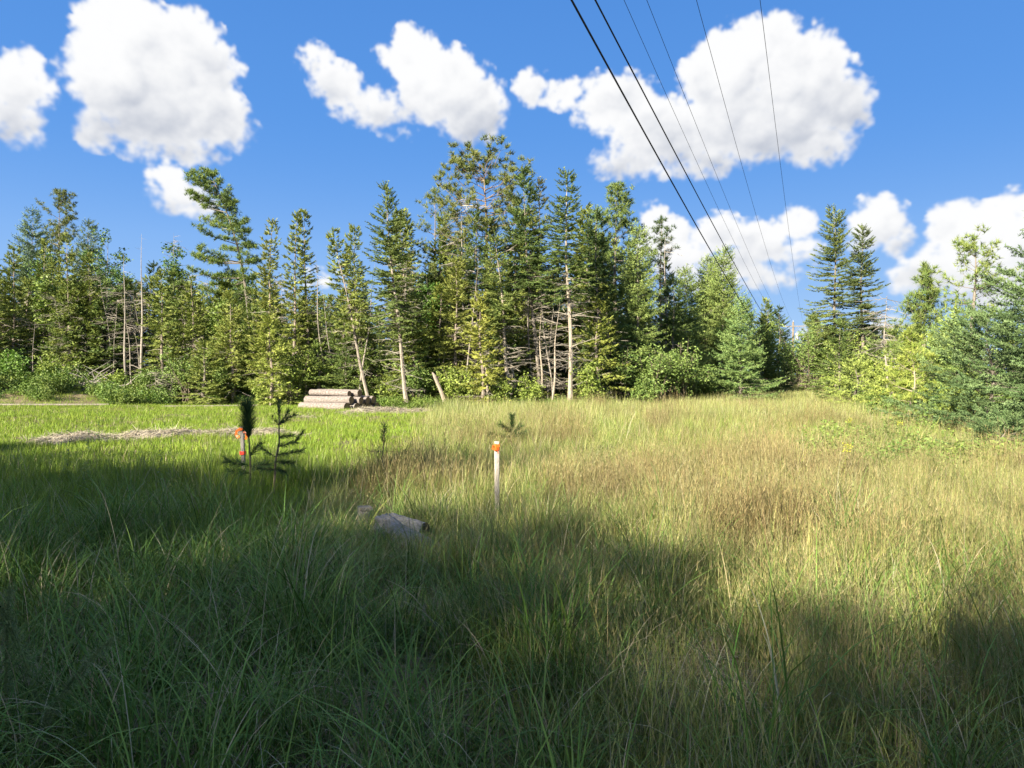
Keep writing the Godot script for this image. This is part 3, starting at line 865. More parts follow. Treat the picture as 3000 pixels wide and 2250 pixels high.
func young_trees() -> void:
	rng.seed = 46
	var kinds := ["cedar", "fir", "cedar", "fir", "broadleaf"]
	var names := ["young yellow-green cedar crowding under the outer trees", "young fir with flat boughs under the outer trees", "half-bare young cedar with grey twigs under the outer trees", "small dark fir under the outer trees", "slender leafy sapling under the outer trees"]
	var mores := [{from = 0.03, r = 1.1, cols = [vc(0.1, 0.13, 0.03), vc(0.19, 0.21, 0.05)], dead_n = 14}, {from = 0.03, r = 1.3, cols = [vc(0.075, 0.11, 0.03), vc(0.14, 0.175, 0.045)], dead_n = 6}, {from = 0.1, r = 0.9, gaps = 0.35, dead_n = 60, dead_lo = 0.05, dead_hi = 0.9, dead_len = 1.1}, {from = 0.05, r = 1.25, dead_n = 10}, {from = 0.15, r = 1.0, n = 14.0, tr = 0.04, size = 0.26, cols = [vc(0.08, 0.12, 0.03), vc(0.15, 0.19, 0.05)]}]
	var first := []
	for i in 200:
		var k := i % kinds.size()
		var b := rf(-0.84, 0.4) if i % 3 else rf(-0.84, -0.2)
		var d := edge_of_wood(b) + rf(0.2, 6.5)
		var p := on_ground(b * d, -d)
		var h := rf(3.0, 6.6) * (1.25 if b < -0.4 else 1.0)
		if i < kinds.size():
			first.append(grow_tree(kinds[k], p, 5.0, Vector3(rf(-0.3, 0.3), 0, 0), mores[k], names[k], "young trees under the outer trees"))
			first[k].scale = Vector3.ONE * (h / 5.0)
		else:
			dup(first[k], p, rf(0, TAU), h / 5.0, names[k], "young trees under the outer trees")
	# thin bare stems standing among the outer trees
	var stems := []
	for i in 44:
		var b := rf(-0.84, 0.16) if i % 2 else rf(-0.8, -0.4)
		var d := edge_of_wood(b) + rf(-0.2, 2.5)
		var p := on_ground(b * d, -d)
		if i < 2:
			stems.append(grow_tree("snag", p, 6.0, Vector3([0.5, -0.7][i], 0, 0.2), {tr = 0.05, dead_n = [46, 26][i], dead_lo = 0.15, dead_len = [0.9, 0.6][i], bark = vc(0.24, 0.215, 0.185)}, ["thin grey dead stem with twiggy limbs among the outer trees", "thin slanting dead stem with stubs among the outer trees"][i], "thin dead stems at the wood's edge"))
		else:
			dup(stems[i % 2], p, rf(0, TAU), rf(0.7, 1.35), ["thin grey dead stem with twiggy limbs among the outer trees", "thin slanting dead stem with stubs among the outer trees"][i % 2], "thin dead stems at the wood's edge")
	# low trees closing the view across the power line
	for i in 44:
		var b := rf(0.44, 0.86)
		var d := rf(38.0, 75.0) if b < 0.6 else rf(30.0, 60.0)
		dup(first[[1, 3, 0, 4][i % 4]], on_ground(b * d, -d), rf(0, TAU), (1.4 + d * rf(0.055, 0.085)) / 5.0, ["young fir among the thicket across the power line", "dark fir among the thicket across the power line", "young cedar among the thicket across the power line", "leafy sapling among the thicket across the power line"][i % 4], "thicket across the power line")


func wood_behind_viewer() -> void:
	# the trees whose shade lies over the near grass
	rng.seed = 52
	var spots := [[-27.3, 1.8, 12.8], [-24.8, 3.2, 12.7], [-22.4, 4.3, 12.9], [-20.0, 5.2, 12.8], [-18.0, 6.2, 13.6], [-16.8, 8.6, 11.8], [-15.6, 10.6, 11.4], [-14.2, 11.8, 12.4], [-13.2, 13.6, 12.8], [-12.2, 15.2, 13.8], [-10.8, 16.6, 14.0], [-9.4, 18.0, 13.2], [-8.0, 19.4, 12.6], [-6.4, 20.6, 12.4], [-27.8, 5.4, 13.5], [-24.8, 6.8, 13.5], [-22.0, 8.0, 13.3], [-19.8, 10.6, 14.2], [-18.2, 13.4, 14.2], [-16.4, 15.8, 13.2], [-14.6, 18.0, 13.5], [-12.6, 20.0, 13.5], [-30.8, 3.4, 13.0], [-33.8, 1.9, 13.0], [-23.4, 11.0, 14.2], [-19.4, 16.8, 14.4], [-16.8, 19.4, 14.6]]
	spots.append_array([[-15.1, 14.4, 12.9], [-13.6, 16.8, 13.9], [-14.9, 15.9, 13.2], [-12.6, 18.4, 14.6], [-21.3, 13.2, 14.4], [-20.4, 11.8, 13.9], [-22.4, 9.6, 13.9], [-22.6, 12.2, 14.8]])
	var kinds := ["broadleaf", "spruce", "broadleaf", "fir"]
	var first := {}
	for i in spots.size():
		var s: Array = spots[i]
		var k: String = kinds[i % 4]
		var label: String = {broadleaf = "broad leafy tree standing across the path, its shade on the near grass", spruce = "full spruce standing across the path, its shade on the near grass", fir = "full fir standing across the path, its shade on the near grass"}[k]
		if not first.has(k):
			first[k] = grow_tree(k, on_ground(s[0], s[1]), 12.0, Vector3.ZERO, {from = 0.05, r = 2.5, pw = 0.6, dead_n = 0, gaps = 0.03} if k != "broadleaf" else {from = 0.12, r = 2.9, n = 40.0, subs = 7, clusters = 3, size = 0.45, dead_n = 0, wide = 1.1}, label, "trees shading the near grass")
			first[k].scale = Vector3.ONE * (s[2] / 12.0)
		else:
			dup(first[k], on_ground(s[0], s[1]), rf(0, TAU), s[2] / 12.0, label, "trees shading the near grass")


func bushes() -> void:
	rng.seed = 63
	# x, z, height, radius, colours, label
	var lime := [vc(0.1, 0.14, 0.03), vc(0.175, 0.215, 0.05)]
	var mid := [vc(0.07, 0.115, 0.03), vc(0.13, 0.175, 0.05)]
	var list := [
		[5.6, -36.5, 3.0, 1.5, mid, "alder bush with broad pale leaves between straight spruce and larch"],
		[7.4, -36.2, 2.7, 1.4, mid, "leafy alder bush below the feathery larch"],
		[8.7, -37.0, 3.2, 1.5, mid, "tallest alder bush, beside the young tiered larch"],
		[6.6, -34.6, 1.3, 1.0, mid, "knee-high leafy bush before the alders"],
		[10.2, -38.5, 1.9, 1.1, mid, "alder bush half behind the young tiered larch"],
		[-4.6, -36.0, 2.2, 1.2, mid, "leafy bush beside the curved spruce trunk"],
		[-6.0, -36.4, 1.5, 1.0, lime, "low bright bush between the leaning trunks"],
		[-2.6, -34.6, 1.8, 1.1, lime, "yellow-green bush under the round-topped pine"],
		[-0.6, -34.2, 1.2, 0.9, lime, "low yellow-green bush among the slanting trunks"],
		[0.9, -34.4, 1.5, 0.9, lime, "yellow-green bush between the thin dead poles"],
		[3.6, -34.2, 1.9, 1.0, lime, "yellow-green bush at the foot of the straight spruce"],
		[-11.6, -37.4, 2.6, 1.2, lime, "tall lime bush beside the log stack"],
		[-13.2, -38.4, 1.4, 1.0, lime, "low lime bush near the end of the fallen pole"],
		[-16.0, -40.2, 2.2, 1.2, mid, "leafy bush below the windswept pine"],
		[-18.6, -40.6, 2.8, 1.3, mid, "dense leafy bush beside the small bright fir"],
		[-20.6, -41.0, 1.8, 1.2, mid, "leafy bush before the full green cedar"],
		[-23.0, -41.4, 1.3, 1.0, lime, "low bush at the foot of the tall bare dead trunk"],
		[-26.0, -40.4, 1.4, 1.3, lime, "vine-covered bush on the overgrown bank beside the brush heap"],
		[-28.4, -40.0, 1.7, 1.5, [vc(0.07, 0.13, 0.03), vc(0.13, 0.2, 0.045)], "bright green vine-covered bush on the crest of the overgrown bank"],
		[-30.4, -39.6, 1.6, 1.5, [vc(0.07, 0.13, 0.03), vc(0.13, 0.2, 0.045)], "bright green bush at the end of the overgrown bank"],
		[-28.0, -37.8, 1.0, 1.3, lime, "low leafy bush in front of the overgrown bank"],
		[-31.0, -43.4, 3.2, 1.4, mid, "tall leafy bush behind the overgrown bank"],
		[22.6, -54.0, 5.4, 2.6, mid, "broad bush across from the transformer pole"],
		[25.0, -50.0, 5.2, 2.6, lime, "broad pale bush at the foot of the open-crowned spruce"],
		[21.0, -44.0, 3.4, 2.0, lime, "pale bush along the power line near the bushy fir"],
		[22.0, -38.0, 3.6, 2.1, lime, "pale bush before the rounded fir"],
		[19.4, -35.0, 2.2, 1.7, lime, "waist-high pale bush beside the small pale larch"],
		[17.4, -29.0, 1.7, 1.4, lime, "waist-high pale bush behind the slim young pine"],
		[14.2, -24.0, 1.1, 1.2, lime, "low pale bush among the tall grass stems"],
		[12.8, -20.0, 1.0, 1.0, lime, "knee-high bush beside the slim young pine"],
		[27.5, -62.0, 4.6, 2.6, mid, "tall bush near the round-topped small pine"],
		[30.5, -76.0, 4.4, 2.6, mid, "dark bush at the foot of the transformer pole"],
		[28.5, -46.0, 3.6, 2.2, mid, "bush behind the small bare grey tree"],
		[27.5, -36.0, 3.4, 2.2, mid, "bush behind the lush young pine"],
		[26.0, -30.0, 3.0, 2.0, mid, "bush behind the flat-topped pine"],
	]
	for b in list:
		rng.seed = hash(b[5])
		grow_tree("bush", on_ground(b[0], b[1]), b[2], Vector3.ZERO, {r = b[3], cols = b[4], n = 10.0 + b[3] * 8.0, size = 0.2 + 0.05 * b[3], subs = 8}, b[5], "bushes along the wood and the power line")


# ---------------------------------------------------------------- power line

func power_line() -> void:
	rng.seed = 71
	var wood := vc(0.2, 0.165, 0.125)
	var p1 := Vector3(35.6, 0, -90.0)
	var along := Vector3(0.4207, 0, -1.0).normalized()
	var across := Vector3(-along.z, 0, along.x)
	var spans := [[p1, 8.35, "utility pole with crossarm and grey transformer can"], [p1 + along * 108.0, 8.4, "second utility pole along the line, behind the transformer pole"], [p1 + along * 112.0 + across * 1.5, 8.1, "farthest utility pole with a short crossarm"]]
	for i in 3:
		var at: Vector3 = spans[i][0]
		var h: float = spans[i][1]
		var t := thing("utility_pole", at, spans[i][2], "utility pole", "poles of the power line")
		var b := Buf.new()
		trunk_tube(b, [Vector3(0, -0.3, 0), Vector3(0, h * 0.5, 0), Vector3(0, h, 0)], [0.16, 0.14, 0.11], 10, wood)
		trunk_tube(b, [Vector3(0, h, 0), Vector3(0, h + 0.02, 0)], [0.11, 0.01], 10, wood)
		part(t, "pole_shaft", b.mesh(), mats.bark)
		var arm := BoxMesh.new()
		arm.size = Vector3(2.9 if i < 2 else 1.8, 0.12, 0.1)
		var a := part(t, "crossarm", arm, mats.weathered, Vector3(0, h - 0.55, 0.15))
		a.rotation.y = -atan2(along.x, -along.z)
		for s in [-1.0, 1.0]:
			var br := Buf.new()
			stick(br, across * s * 0.75 + Vector3(0, h - 0.6, 0.12), Vector3(0, h - 1.25, 0.12), 0.025, 0.025, vc(0.3, 0.3, 0.3))
			part(t, "brace", br.mesh(), mats.dead)
		for s in ([-1.35, -0.95, 0.0, 1.35] if i < 2 else [-0.8, 0.8]):
			var ins := CylinderMesh.new()
			ins.top_radius = 0.03; ins.bottom_radius = 0.06; ins.height = 0.22; ins.radial_segments = 8; ins.rings = 1
			part(t, "insulator", ins, mats.porcelain, across * s + Vector3(0, h - 0.36 if s != 0.0 else h + 0.13, 0.15 if s != 0.0 else 0.0))
		if i < 2:
			var can := part(t, "transformer_can", lathe([[0.0, 0.0], [0.2, 0.02], [0.23, 0.08], [0.23, 0.78], [0.25, 0.8], [0.22, 0.88], [0.0, 0.93]], 16), mats.galvanised, across * 0.42 + Vector3(0, h - 2.35, 0.1))
			for s in [-1.0, 1.0]:
				var bush := CylinderMesh.new()
				bush.top_radius = 0.02; bush.bottom_radius = 0.045; bush.height = 0.3; bush.radial_segments = 8
				part(can, "bushing", bush, mats.porcelain, Vector3(0.1 * s, 1.02, 0))
	# wires: place across the line and height at three distances ahead (each hangs in a curve), wire radius
	var wires := [
		["power_cable", 0.016, Vector3(0.77, 6.67, -9.50), Vector3(3.34, 6.14, -15.58), Vector3(34.87, 4.00, -90.00), "thick black cable, outermost and lowest of the two heavy ones"],
		["power_cable", 0.014, Vector3(1.20, 7.20, -10.50), Vector3(4.24, 6.72, -17.59), Vector3(35.23, 4.76, -90.00), "thick black cable, inner one of the two heavy ones"],
		["power_wire", 0.006, Vector3(2.40, 9.84, -15.50), Vector3(6.82, 9.08, -25.82), Vector3(34.34, 7.93, -90.00), "thin wire next to the heavy cables"],
		["power_wire", 0.006, Vector3(2.86, 9.73, -15.30), Vector3(7.27, 9.03, -25.62), Vector3(34.76, 7.93, -90.00), "thin wire, second from the heavy cables"],
		["power_wire", 0.006, Vector3(3.93, 9.73, -15.30), Vector3(8.30, 9.02, -25.60), Vector3(35.61, 8.28, -90.00), "thin wire running to the tip of the transformer pole"],
		["power_wire", 0.006, Vector3(5.30, 9.73, -15.30), Vector3(9.73, 9.07, -25.78), Vector3(36.87, 8.28, -90.00), "thin wire farthest from the heavy cables"],
	]
	for w in wires:
		var a: Vector3 = w[2]; var m: Vector3 = w[3]; var e: Vector3 = w[4]
		var pts := []; var radii := []
		for i in 61:
			var z := lerpf(14.0, e.z, i / 60.0)
			var q := quad(a, m, e, z)
			pts.append(q)
			radii.append(w[1])
		# on to the next pole
		var far := e + along * 108.0
		for i in 16:
			var t := (i + 1) / 16.0
			pts.append(e.lerp(far, t) - Vector3(0, 4.0 * 1.0 * t * (1.0 - t), 0))
			radii.append(w[1])
		var b := Buf.new()
		trunk_tube(b, pts, radii, 6, vc(0.03, 0.03, 0.033))
		var o := part(self, numbered(w[0]), b.mesh(), mats.dead)
		tag(o, w[5], "cable" if w[0] == "power_cable" else "wire", "wires of the power line")


func quad(a: Vector3, m: Vector3, e: Vector3, z: float) -> Vector3:
	# the parabola through three points, by distance ahead
	var l0 := (z - m.z) * (z - e.z) / ((a.z - m.z) * (a.z - e.z))
	var l1 := (z - a.z) * (z - e.z) / ((m.z - a.z) * (m.z - e.z))
	var l2 := (z - a.z) * (z - m.z) / ((e.z - a.z) * (e.z - m.z))
	return Vector3(a.x * l0 + m.x * l1 + e.x * l2, a.y * l0 + m.y * l1 + e.y * l2, z)


func lathe(profile: Array, sides: int) -> ArrayMesh:
	var st := SurfaceTool.new()
	st.begin(Mesh.PRIMITIVE_TRIANGLES)
	for i in profile.size() - 1:
		for k in sides:
			var a0 := TAU * k / sides; var a1 := TAU * (k + 1) / sides
			var p := Vector3(cos(a0) * profile[i][0], profile[i][1], sin(a0) * profile[i][0])
			var q := Vector3(cos(a1) * profile[i][0], profile[i][1], sin(a1) * profile[i][0])
			var r := Vector3(cos(a1) * profile[i + 1][0], profile[i + 1][1], sin(a1) * profile[i + 1][0])
			var s := Vector3(cos(a0) * profile[i + 1][0], profile[i + 1][1], sin(a0) * profile[i + 1][0])
			for v in [p, q, r, p, r, s]: st.add_vertex(v)
	st.generate_normals()
	return st.commit()


# ---------------------------------------------------------------- logs

func log_shell(l: float, r0: float, r1: float, knots: int) -> ArrayMesh:
	# bark along +x, a little bent and lumpy
	var st := SurfaceTool.new()
	st.begin(Mesh.PRIMITIVE_TRIANGLES)
	st.set_smooth_group(0)
	var rows := 22; var sides := 18
	var n := FastNoiseLite.new()
	n.seed = rng.randi() % 1000
	n.frequency = 1.2
	var bow := rf(-0.03, 0.03)
	for i in rows + 1:
		var t := i / float(rows)
		for k in sides:
			var a := TAU * k / sides
			var r: float = lerpf(r0, r1, t) * (1.0 + 0.06 * n.get_noise_3d(t * l, cos(a), sin(a)) + 0.03 * n.get_noise_3d(t * l * 4.0, cos(a) * 4.0, sin(a) * 4.0))
			st.add_vertex(Vector3(l * (t - 0.5), cos(a) * r + bow * sin(t * PI), sin(a) * r))
	for i in rows:
		for k in sides:
			var a := i * sides + k; var b := i * sides + (k + 1) % sides
			for q in [a, b, a + sides, b, b + sides, a + sides]: st.add_index(q)
	st.generate_normals()
	return st.commit()


func sawn_end(r: float) -> ArrayMesh:
	var st := SurfaceTool.new()
	st.begin(Mesh.PRIMITIVE_TRIANGLES)
	var sides := 18
	for ring in 5:
		for k in sides:
			var a0 := TAU * k / sides; var a1 := TAU * (k + 1) / sides
			var s0 := r * ring / 5.0; var s1 := r * (ring + 1) / 5.0
			var d0 := 0.006 * sin(ring * 2.3); var d1 := 0.006 * sin((ring + 1) * 2.3)
			var p := Vector3(d0, cos(a0) * s0, sin(a0) * s0); var q := Vector3(d0, cos(a1) * s0, sin(a1) * s0)
			var u := Vector3(d1, cos(a1) * s1, sin(a1) * s1); var w := Vector3(d1, cos(a0) * s1, sin(a0) * s1)
			for v in [p, q, u, p, u, w]: st.add_vertex(v)
	st.generate_normals()
	return st.commit()


func lay_log(called: String, at: Vector3, turn: float, tilt: float, l: float, r: float, label: String, group: String, bark: Material) -> Node3D:
	var t := thing(called, at, label, "log", group)
	t.rotation = Vector3(0, turn, tilt)
	var r1 := r * rf(0.86, 0.95)
	part(t, "bark", log_shell(l, r, r1, 2), bark)
	part(t, "sawn_end", sawn_end(r1 * 0.985), mats.sawn, Vector3(l * 0.5 - 0.012, 0, 0))
	part(t, "sawn_end", sawn_end(r * 0.985), mats.sawn, Vector3(-l * 0.5 + 0.012, 0, 0))
	return t


func log_stack() -> void:
	rng.seed = 81
	# logs lie with their sawn ends turned half towards the viewer
	var turn := -0.52
	var ax := Vector3(cos(turn), 0, -sin(turn))
	var back := Vector3(ax.z, 0, -ax.x)
	var c := Vector3(-8.75, 0, -33.0)
	c.y = gh(c.x, c.z)
	var rows := [
		[0, 0.0, 0.23, 2.9, 0.0, "bottom log of the stack, whole pale side towards the meadow"],
		[0, 0.47, 0.21, 2.9, 0.12, "bottom log of the stack, second from its pale side"],
		[0, 0.9, 0.2, 2.8, 0.22, "bottom log of the stack, third from its pale side"],
		[0, 1.32, 0.21, 2.9, 0.16, "bottom log of the stack, fourth from its pale side"],
		[0, 1.76, 0.22, 2.9, 0.25, "bottom log of the stack on the side next to the wood"],
		[1, 0.26, 0.2, 2.8, 0.06, "second layer log of the stack, first from its pale side"],
		[1, 0.68, 0.2, 2.9, 0.2, "second layer log of the stack, in the middle"],
		[1, 1.1, 0.19, 2.7, 0.34, "second layer log of the stack, sawn end set back"],
		[1, 1.52, 0.2, 2.9, 0.3, "second layer log of the stack, next to the wood"],
		[2, 0.5, 0.15, 2.5, -0.1, "thin top log of the stack"],
		[2, 0.86, 0.18, 2.7, 0.1, "thick top log of the stack"],
	]
	for r in rows:
		var at: Vector3 = c + back * float(r[1]) + ax * float(r[4]) + Vector3(0, 0.14 + float(r[0]) * 0.32, 0)
		var o := lay_log("pine_log", at, turn + rf(-0.03, 0.03), rf(-0.015, 0.015), r[3], r[2], r[5], "logs stacked at the edge of the clearing", mats.pale_bark)
		o.rotate_object_local(Vector3.RIGHT, rf(0, TAU))
	# long poles lying along the far side of the clearing
	for p in [[-24.2, -35.2, 8.6, 0.03, "long peeled pole lying below the overgrown bank"], [-16.6, -36.3, 7.0, -0.16, "long peeled pole lying end to end with the other towards the log stack"]]:
		lay_log("fallen_pole", on_ground(p[0], p[1]) + Vector3(0, 0.07, 0), -p[3], 0.0, p[2], 0.06, p[4], "poles lying in the clearing", mats.pale_bark)


func clearing_things() -> void:
	rng.seed = 91
	# raked rows of dry hay
	hay([[-11.6, -16.6], [-9.9, -17.2], [-8.4, -18.4], [-6.6, -19.2], [-5.6, -19.4]], 0.75, "hay row with shadows across it, curving over the near part of the clearing")
	hay([[-7.2, -29.0], [-5.9, -29.6], [-5.0, -30.4], [-4.1, -31.0], [-3.2, -31.0]], 0.85, "pale heaped hay row in front of the curved spruce trunk")
	hay([[-8.6, -27.0], [-7.9, -27.2], [-7.4, -27.3]], 0.35, "small flat hay patch in front of the log stack")
	# broken trunk leaning at the edge
	var t := thing("broken_trunk", on_ground(-3.25, -34.3), "short broken trunk leaning over beside the curved spruce", "dead trunk")
	var b := Buf.new()
	trunk_tube(b, [Vector3(0.15, -0.1, 0), Vector3(-0.15, 0.8, 0), Vector3(-0.48, 1.55, 0), Vector3(-0.6, 1.75, 0)], [0.11, 0.1, 0.09, 0.03], 9, vc(0.26, 0.22, 0.18))
	part(t, "trunk", b.mesh(), mats.bark)
	# heap of bare poles and sticks under the grey thicket
	var heap := thing("brush_heap", on_ground(-23.8, -40.6), "heap of crossing bare grey sticks under the thicket beside the bank", "brush heap")
	for i in 26:
		var s := Buf.new()
		var a := Vector3(rf(-2.2, 1.8), rf(-0.1, 0.5), rf(-0.6, 0.6))
		var d := Vector3(rf(-1, 1), rf(0.15, 0.9), rf(-0.3, 0.3)).normalized()
		var l := rf(1.0, 2.6)
		var g := rf(0.2, 0.36)
		stick(s, a, a + d * l * 0.5, 0.035, 0.025, vc(g, g * 0.9, g * 0.78))
		stick(s, a + d * l * 0.5, a + (d + Vector3(rf(-0.2, 0.2), rf(-0.2, 0.1), 0)).normalized() * l, 0.025, 0.008, vc(g, g * 0.9, g * 0.78))
		part(heap, "stick", s.mesh(), mats.dead)
	# low dead fir skeleton
	for p in [[-20.2, -40.0, 1.9, "leafless brown dead sapling before the small bright fir"], [-19.5, -40.4, 1.7, "grey dead sapling leaning on the brown one"]]:
		var s := grow_tree("snag", on_ground(p[0], p[1]), p[2], Vector3(rf(-0.3, 0.3), 0, 0), {tr = 0.03, dead_n = 50, dead_lo = 0.1, dead_len = 0.7}, p[3], "dead saplings at the clearing")
		s.name = numbered("dead_sapling")


func hay(line: Array, wide: float, label: String) -> void:
	var c := on_ground(line[0][0], line[0][1])
	var t := thing("hay_row", c, label, "hay", "hay lying in the clearing")
	var st := SurfaceTool.new()
	st.begin(Mesh.PRIMITIVE_TRIANGLES)
	st.set_smooth_group(0)
	var curve := Curve3D.new()
	for p in line: curve.add_point(on_ground(p[0], p[1]) - c)
	var n := FastNoiseLite.new()
	n.frequency = 1.1
	n.seed = int(wide * 100)
	var l := curve.get_baked_length()
	var rows := int(l / 0.1); var cols := 14
	var straw := Buf.new()
	for i in rows + 1:
		var p := curve.sample_baked(l * i / rows)
		var d := (curve.sample_baked(minf(l, l * i / rows + 0.1)) - curve.sample_baked(maxf(0, l * i / rows - 0.1))).normalized()
		var side := Vector3(-d.z, 0, d.x)
		for k in cols + 1:
			var u := (k / float(cols) - 0.5) * 2.0
			var ends: float = clampf(minf(i, rows - i) / 8.0, 0.0, 1.0)
			var hgt: float = 0.2 * wide / 0.6 * (1.0 - u * u) * ends * (0.8 + 0.5 * n.get_noise_3d(p.x * 0.8, u, p.z * 0.8)) + 0.03 * n.get_noise_3d(p.x * 9.0, u * 9.0, p.z * 9.0) - 0.02 - 0.14 * maxf(0.0, -n.get_noise_2d(p.x * 0.9 + 50.0, p.z * 0.9 + u * 0.6))
			var q := p + side * u * wide * (0.8 + 0.5 * n.get_noise_1d(i * 0.1))
			q.y += hgt
			st.add_vertex(q)
			for s in 8:
				var e := q + Vector3(rf(-0.08, 0.08), rf(0.0, 0.02), rf(-0.08, 0.08))
				var f := Vector3(rf(-1, 1), rf(-0.15, 0.3), rf(-1, 1)).normalized() * rf(0.1, 0.34)
				var w := f.cross(Vector3(rf(-1, 1), 1, rf(-1, 1))).normalized() * 0.007
				var g := rf(0.75, 1.15)
				straw.tri(e - w, e + w, e + f, vc(0.43 * g, 0.38 * g, 0.28 * g))
	for i in rows:
		for k in cols:
			var a := i * (cols + 1) + k
			for q in [a, a + 1, a + cols + 1, a + 1, a + cols + 2, a + cols + 1]: st.add_index(q)
	st.generate_normals()
	part(t, "heap", st.commit(), mats.hay)
	var sp := part(t, "straw", straw.mesh(), mats.dead)
	tag(sp, "", "", "", "stuff")


# ---------------------------------------------------------------- stakes, posts

func bevelled(w: float, h: float, d: float, bev: float) -> ArrayMesh:
	var st := SurfaceTool.new()
	st.begin(Mesh.PRIMITIVE_TRIANGLES)
	var ring := func(y: float, s: float) -> Array:
		var hw := w / 2 - s; var hd := d / 2 - s
		return [Vector3(hw - bev, y, hd), Vector3(hw, y, hd - bev), Vector3(hw, y, -hd + bev), Vector3(hw - bev, y, -hd), Vector3(-hw + bev, y, -hd), Vector3(-hw, y, -hd + bev), Vector3(-hw, y, hd - bev), Vector3(-hw + bev, y, hd)]
	var rings := [ring.call(-0.25, 0.0), ring.call(h * 0.3, 0.001), ring.call(h * 0.6, 0.0), ring.call(h - bev, 0.0), ring.call(h, bev)]
	for i in 4:
		for k in 8:
			for v in [rings[i][k], rings[i][(k + 1) % 8], rings[i + 1][(k + 1) % 8], rings[i][k], rings[i + 1][(k + 1) % 8], rings[i + 1][k]]: st.add_vertex(v)
	for k in 6:
		for v in [rings[4][0], rings[4][k + 1], rings[4][k + 2]]: st.add_vertex(v)
	st.generate_normals()
	return st.commit()


func ribbon_band(r: float, h: float, wob: float) -> ArrayMesh:
	var st := SurfaceTool.new()
	st.begin(Mesh.PRIMITIVE_TRIANGLES)
	st.set_smooth_group(0)
	for i in 25:
		var a := TAU * i / 24.0
		var rr := r * (1.0 + wob * sin(a * 3.0)) / maxf(absf(cos(a)), absf(sin(a))) * 0.96
		for k in 3:
			st.add_vertex(Vector3(cos(a) * rr, h * (k / 2.0 - 0.5) + 0.004 * sin(a * 2.0 + k), sin(a) * rr) * Vector3(1, 1, 1))
	for i in 24:
		for k in 2:
			var a := i * 3 + k
			for q in [a, a + 1, a + 3, a + 1, a + 4, a + 3]: st.add_index(q)
	st.generate_normals()
	return st.commit()


func ribbon_strip(pts: Array, w: float) -> ArrayMesh:
	var st := SurfaceTool.new()
	st.begin(Mesh.PRIMITIVE_TRIANGLES)
	st.set_smooth_group(0)
	for i in pts.size():
		var d: Vector3 = (pts[mini(i + 1, pts.size() - 1)] - pts[maxi(i - 1, 0)]).normalized()
		var side := d.cross(Vector3(0.3, 0.2, 1.0)).normalized() * w * 0.5
		st.add_vertex(pts[i] - side)
		st.add_vertex(pts[i] + side)
	for i in pts.size() - 1:
		for q in [i * 2, i * 2 + 1, i * 2 + 2, i * 2 + 1, i * 2 + 3, i * 2 + 2]: st.add_index(q)
	st.generate_normals()
	return st.commit()


func stakes() -> void:
	rng.seed = 101
	var a := thing("survey_stake", on_ground(-0.165, -7.9), "pale wooden survey stake with bright orange ribbon knotted at its top", "stake", "marked stakes")
	a.rotation = Vector3(0.0, 0.25, 0.006)
	part(a, "stake_post", bevelled(0.052, 0.92, 0.03, 0.004), mats.stake)
	part(a, "ribbon_band", ribbon_band(0.0275, 0.075, 0.02), mats.orange, Vector3(0, 0.855, 0))
	part(a, "ribbon_knot", ribbon_strip([Vector3(-0.028, 0.85, 0.01), Vector3(-0.05, 0.87, 0.03), Vector3(-0.056, 0.845, 0.035), Vector3(-0.03, 0.835, 0.03), Vector3(0.0, 0.84, 0.031)], 0.03), mats.orange)
	part(a, "ribbon_tail", ribbon_strip([Vector3(0.026, 0.868, 0.031), Vector3(0.005, 0.858, 0.036), Vector3(-0.01, 0.852, 0.036), Vector3(0.002, 0.82, 0.037), Vector3(0.008, 0.785, 0.036)], 0.012), mats.orange)
	var b := thing("survey_stake", on_ground(-3.93, -10.4), "grey survey stake in shade beside the brush-topped pine seedling, two orange ribbons", "stake", "marked stakes")
	b.rotation = Vector3(0.02, -0.2, 0.02)
	part(b, "stake_post", bevelled(0.055, 0.88, 0.035, 0.005), mats.weathered)
	part(b, "ribbon_band", ribbon_band(0.034, 0.035, 0.06), mats.orange, Vector3(0, 0.84, 0))
	part(b, "ribbon_loop", ribbon_strip([Vector3(-0.03, 0.84, 0.02), Vector3(-0.075, 0.81, 0.03), Vector3(-0.085, 0.76, 0.03), Vector3(-0.055, 0.72, 0.03), Vector3(-0.03, 0.74, 0.03)], 0.035), mats.orange)
	part(b, "ribbon_tail", ribbon_strip([Vector3(0.03, 0.8, 0.02), Vector3(0.07, 0.79, 0.03), Vector3(0.085, 0.74, 0.03), Vector3(0.07, 0.69, 0.03)], 0.03), mats.orange)
	part(b, "ribbon_band", ribbon_band(0.034, 0.05, 0.05), mats.orange_red, Vector3(0, 0.49, 0))
	# cut post and weathered hollow log in the grass
	var p := thing("post_stump", on_ground(-1.54, -7.3), "grey weathered post cut short, half hidden in the grass", "post")
	p.rotation = Vector3(0.03, 0.5, -0.06)
	part(p, "post_body", bevelled(0.12, 0.25, 0.1, 0.012), mats.weathered)
	part(p, "post_cap", bevelled_cap(0.135, 0.03, 0.115), mats.weathered, Vector3(0.006, 0.262, 0))
	var h := thing("hollow_log", on_ground(-0.93, -6.5), "weathered grey log with hollow dark end lying in the grass near the stake", "log")
	h.rotation = Vector3(0, -0.55, -0.12)
	part(h, "log_shell", hollow(), mats.old_log, Vector3(0, 0.12, 0))
	part(h, "bark_slab", slab(), mats.old_log, Vector3(-0.14, 0.2, -0.1))


func bevelled_cap(w: float, h: float, d: float) -> ArrayMesh:
	var b := BoxMesh.new()
	b.size = Vector3(w, h, d)
	var st := SurfaceTool.new()
	st.create_from(b, 0)
	return st.commit()


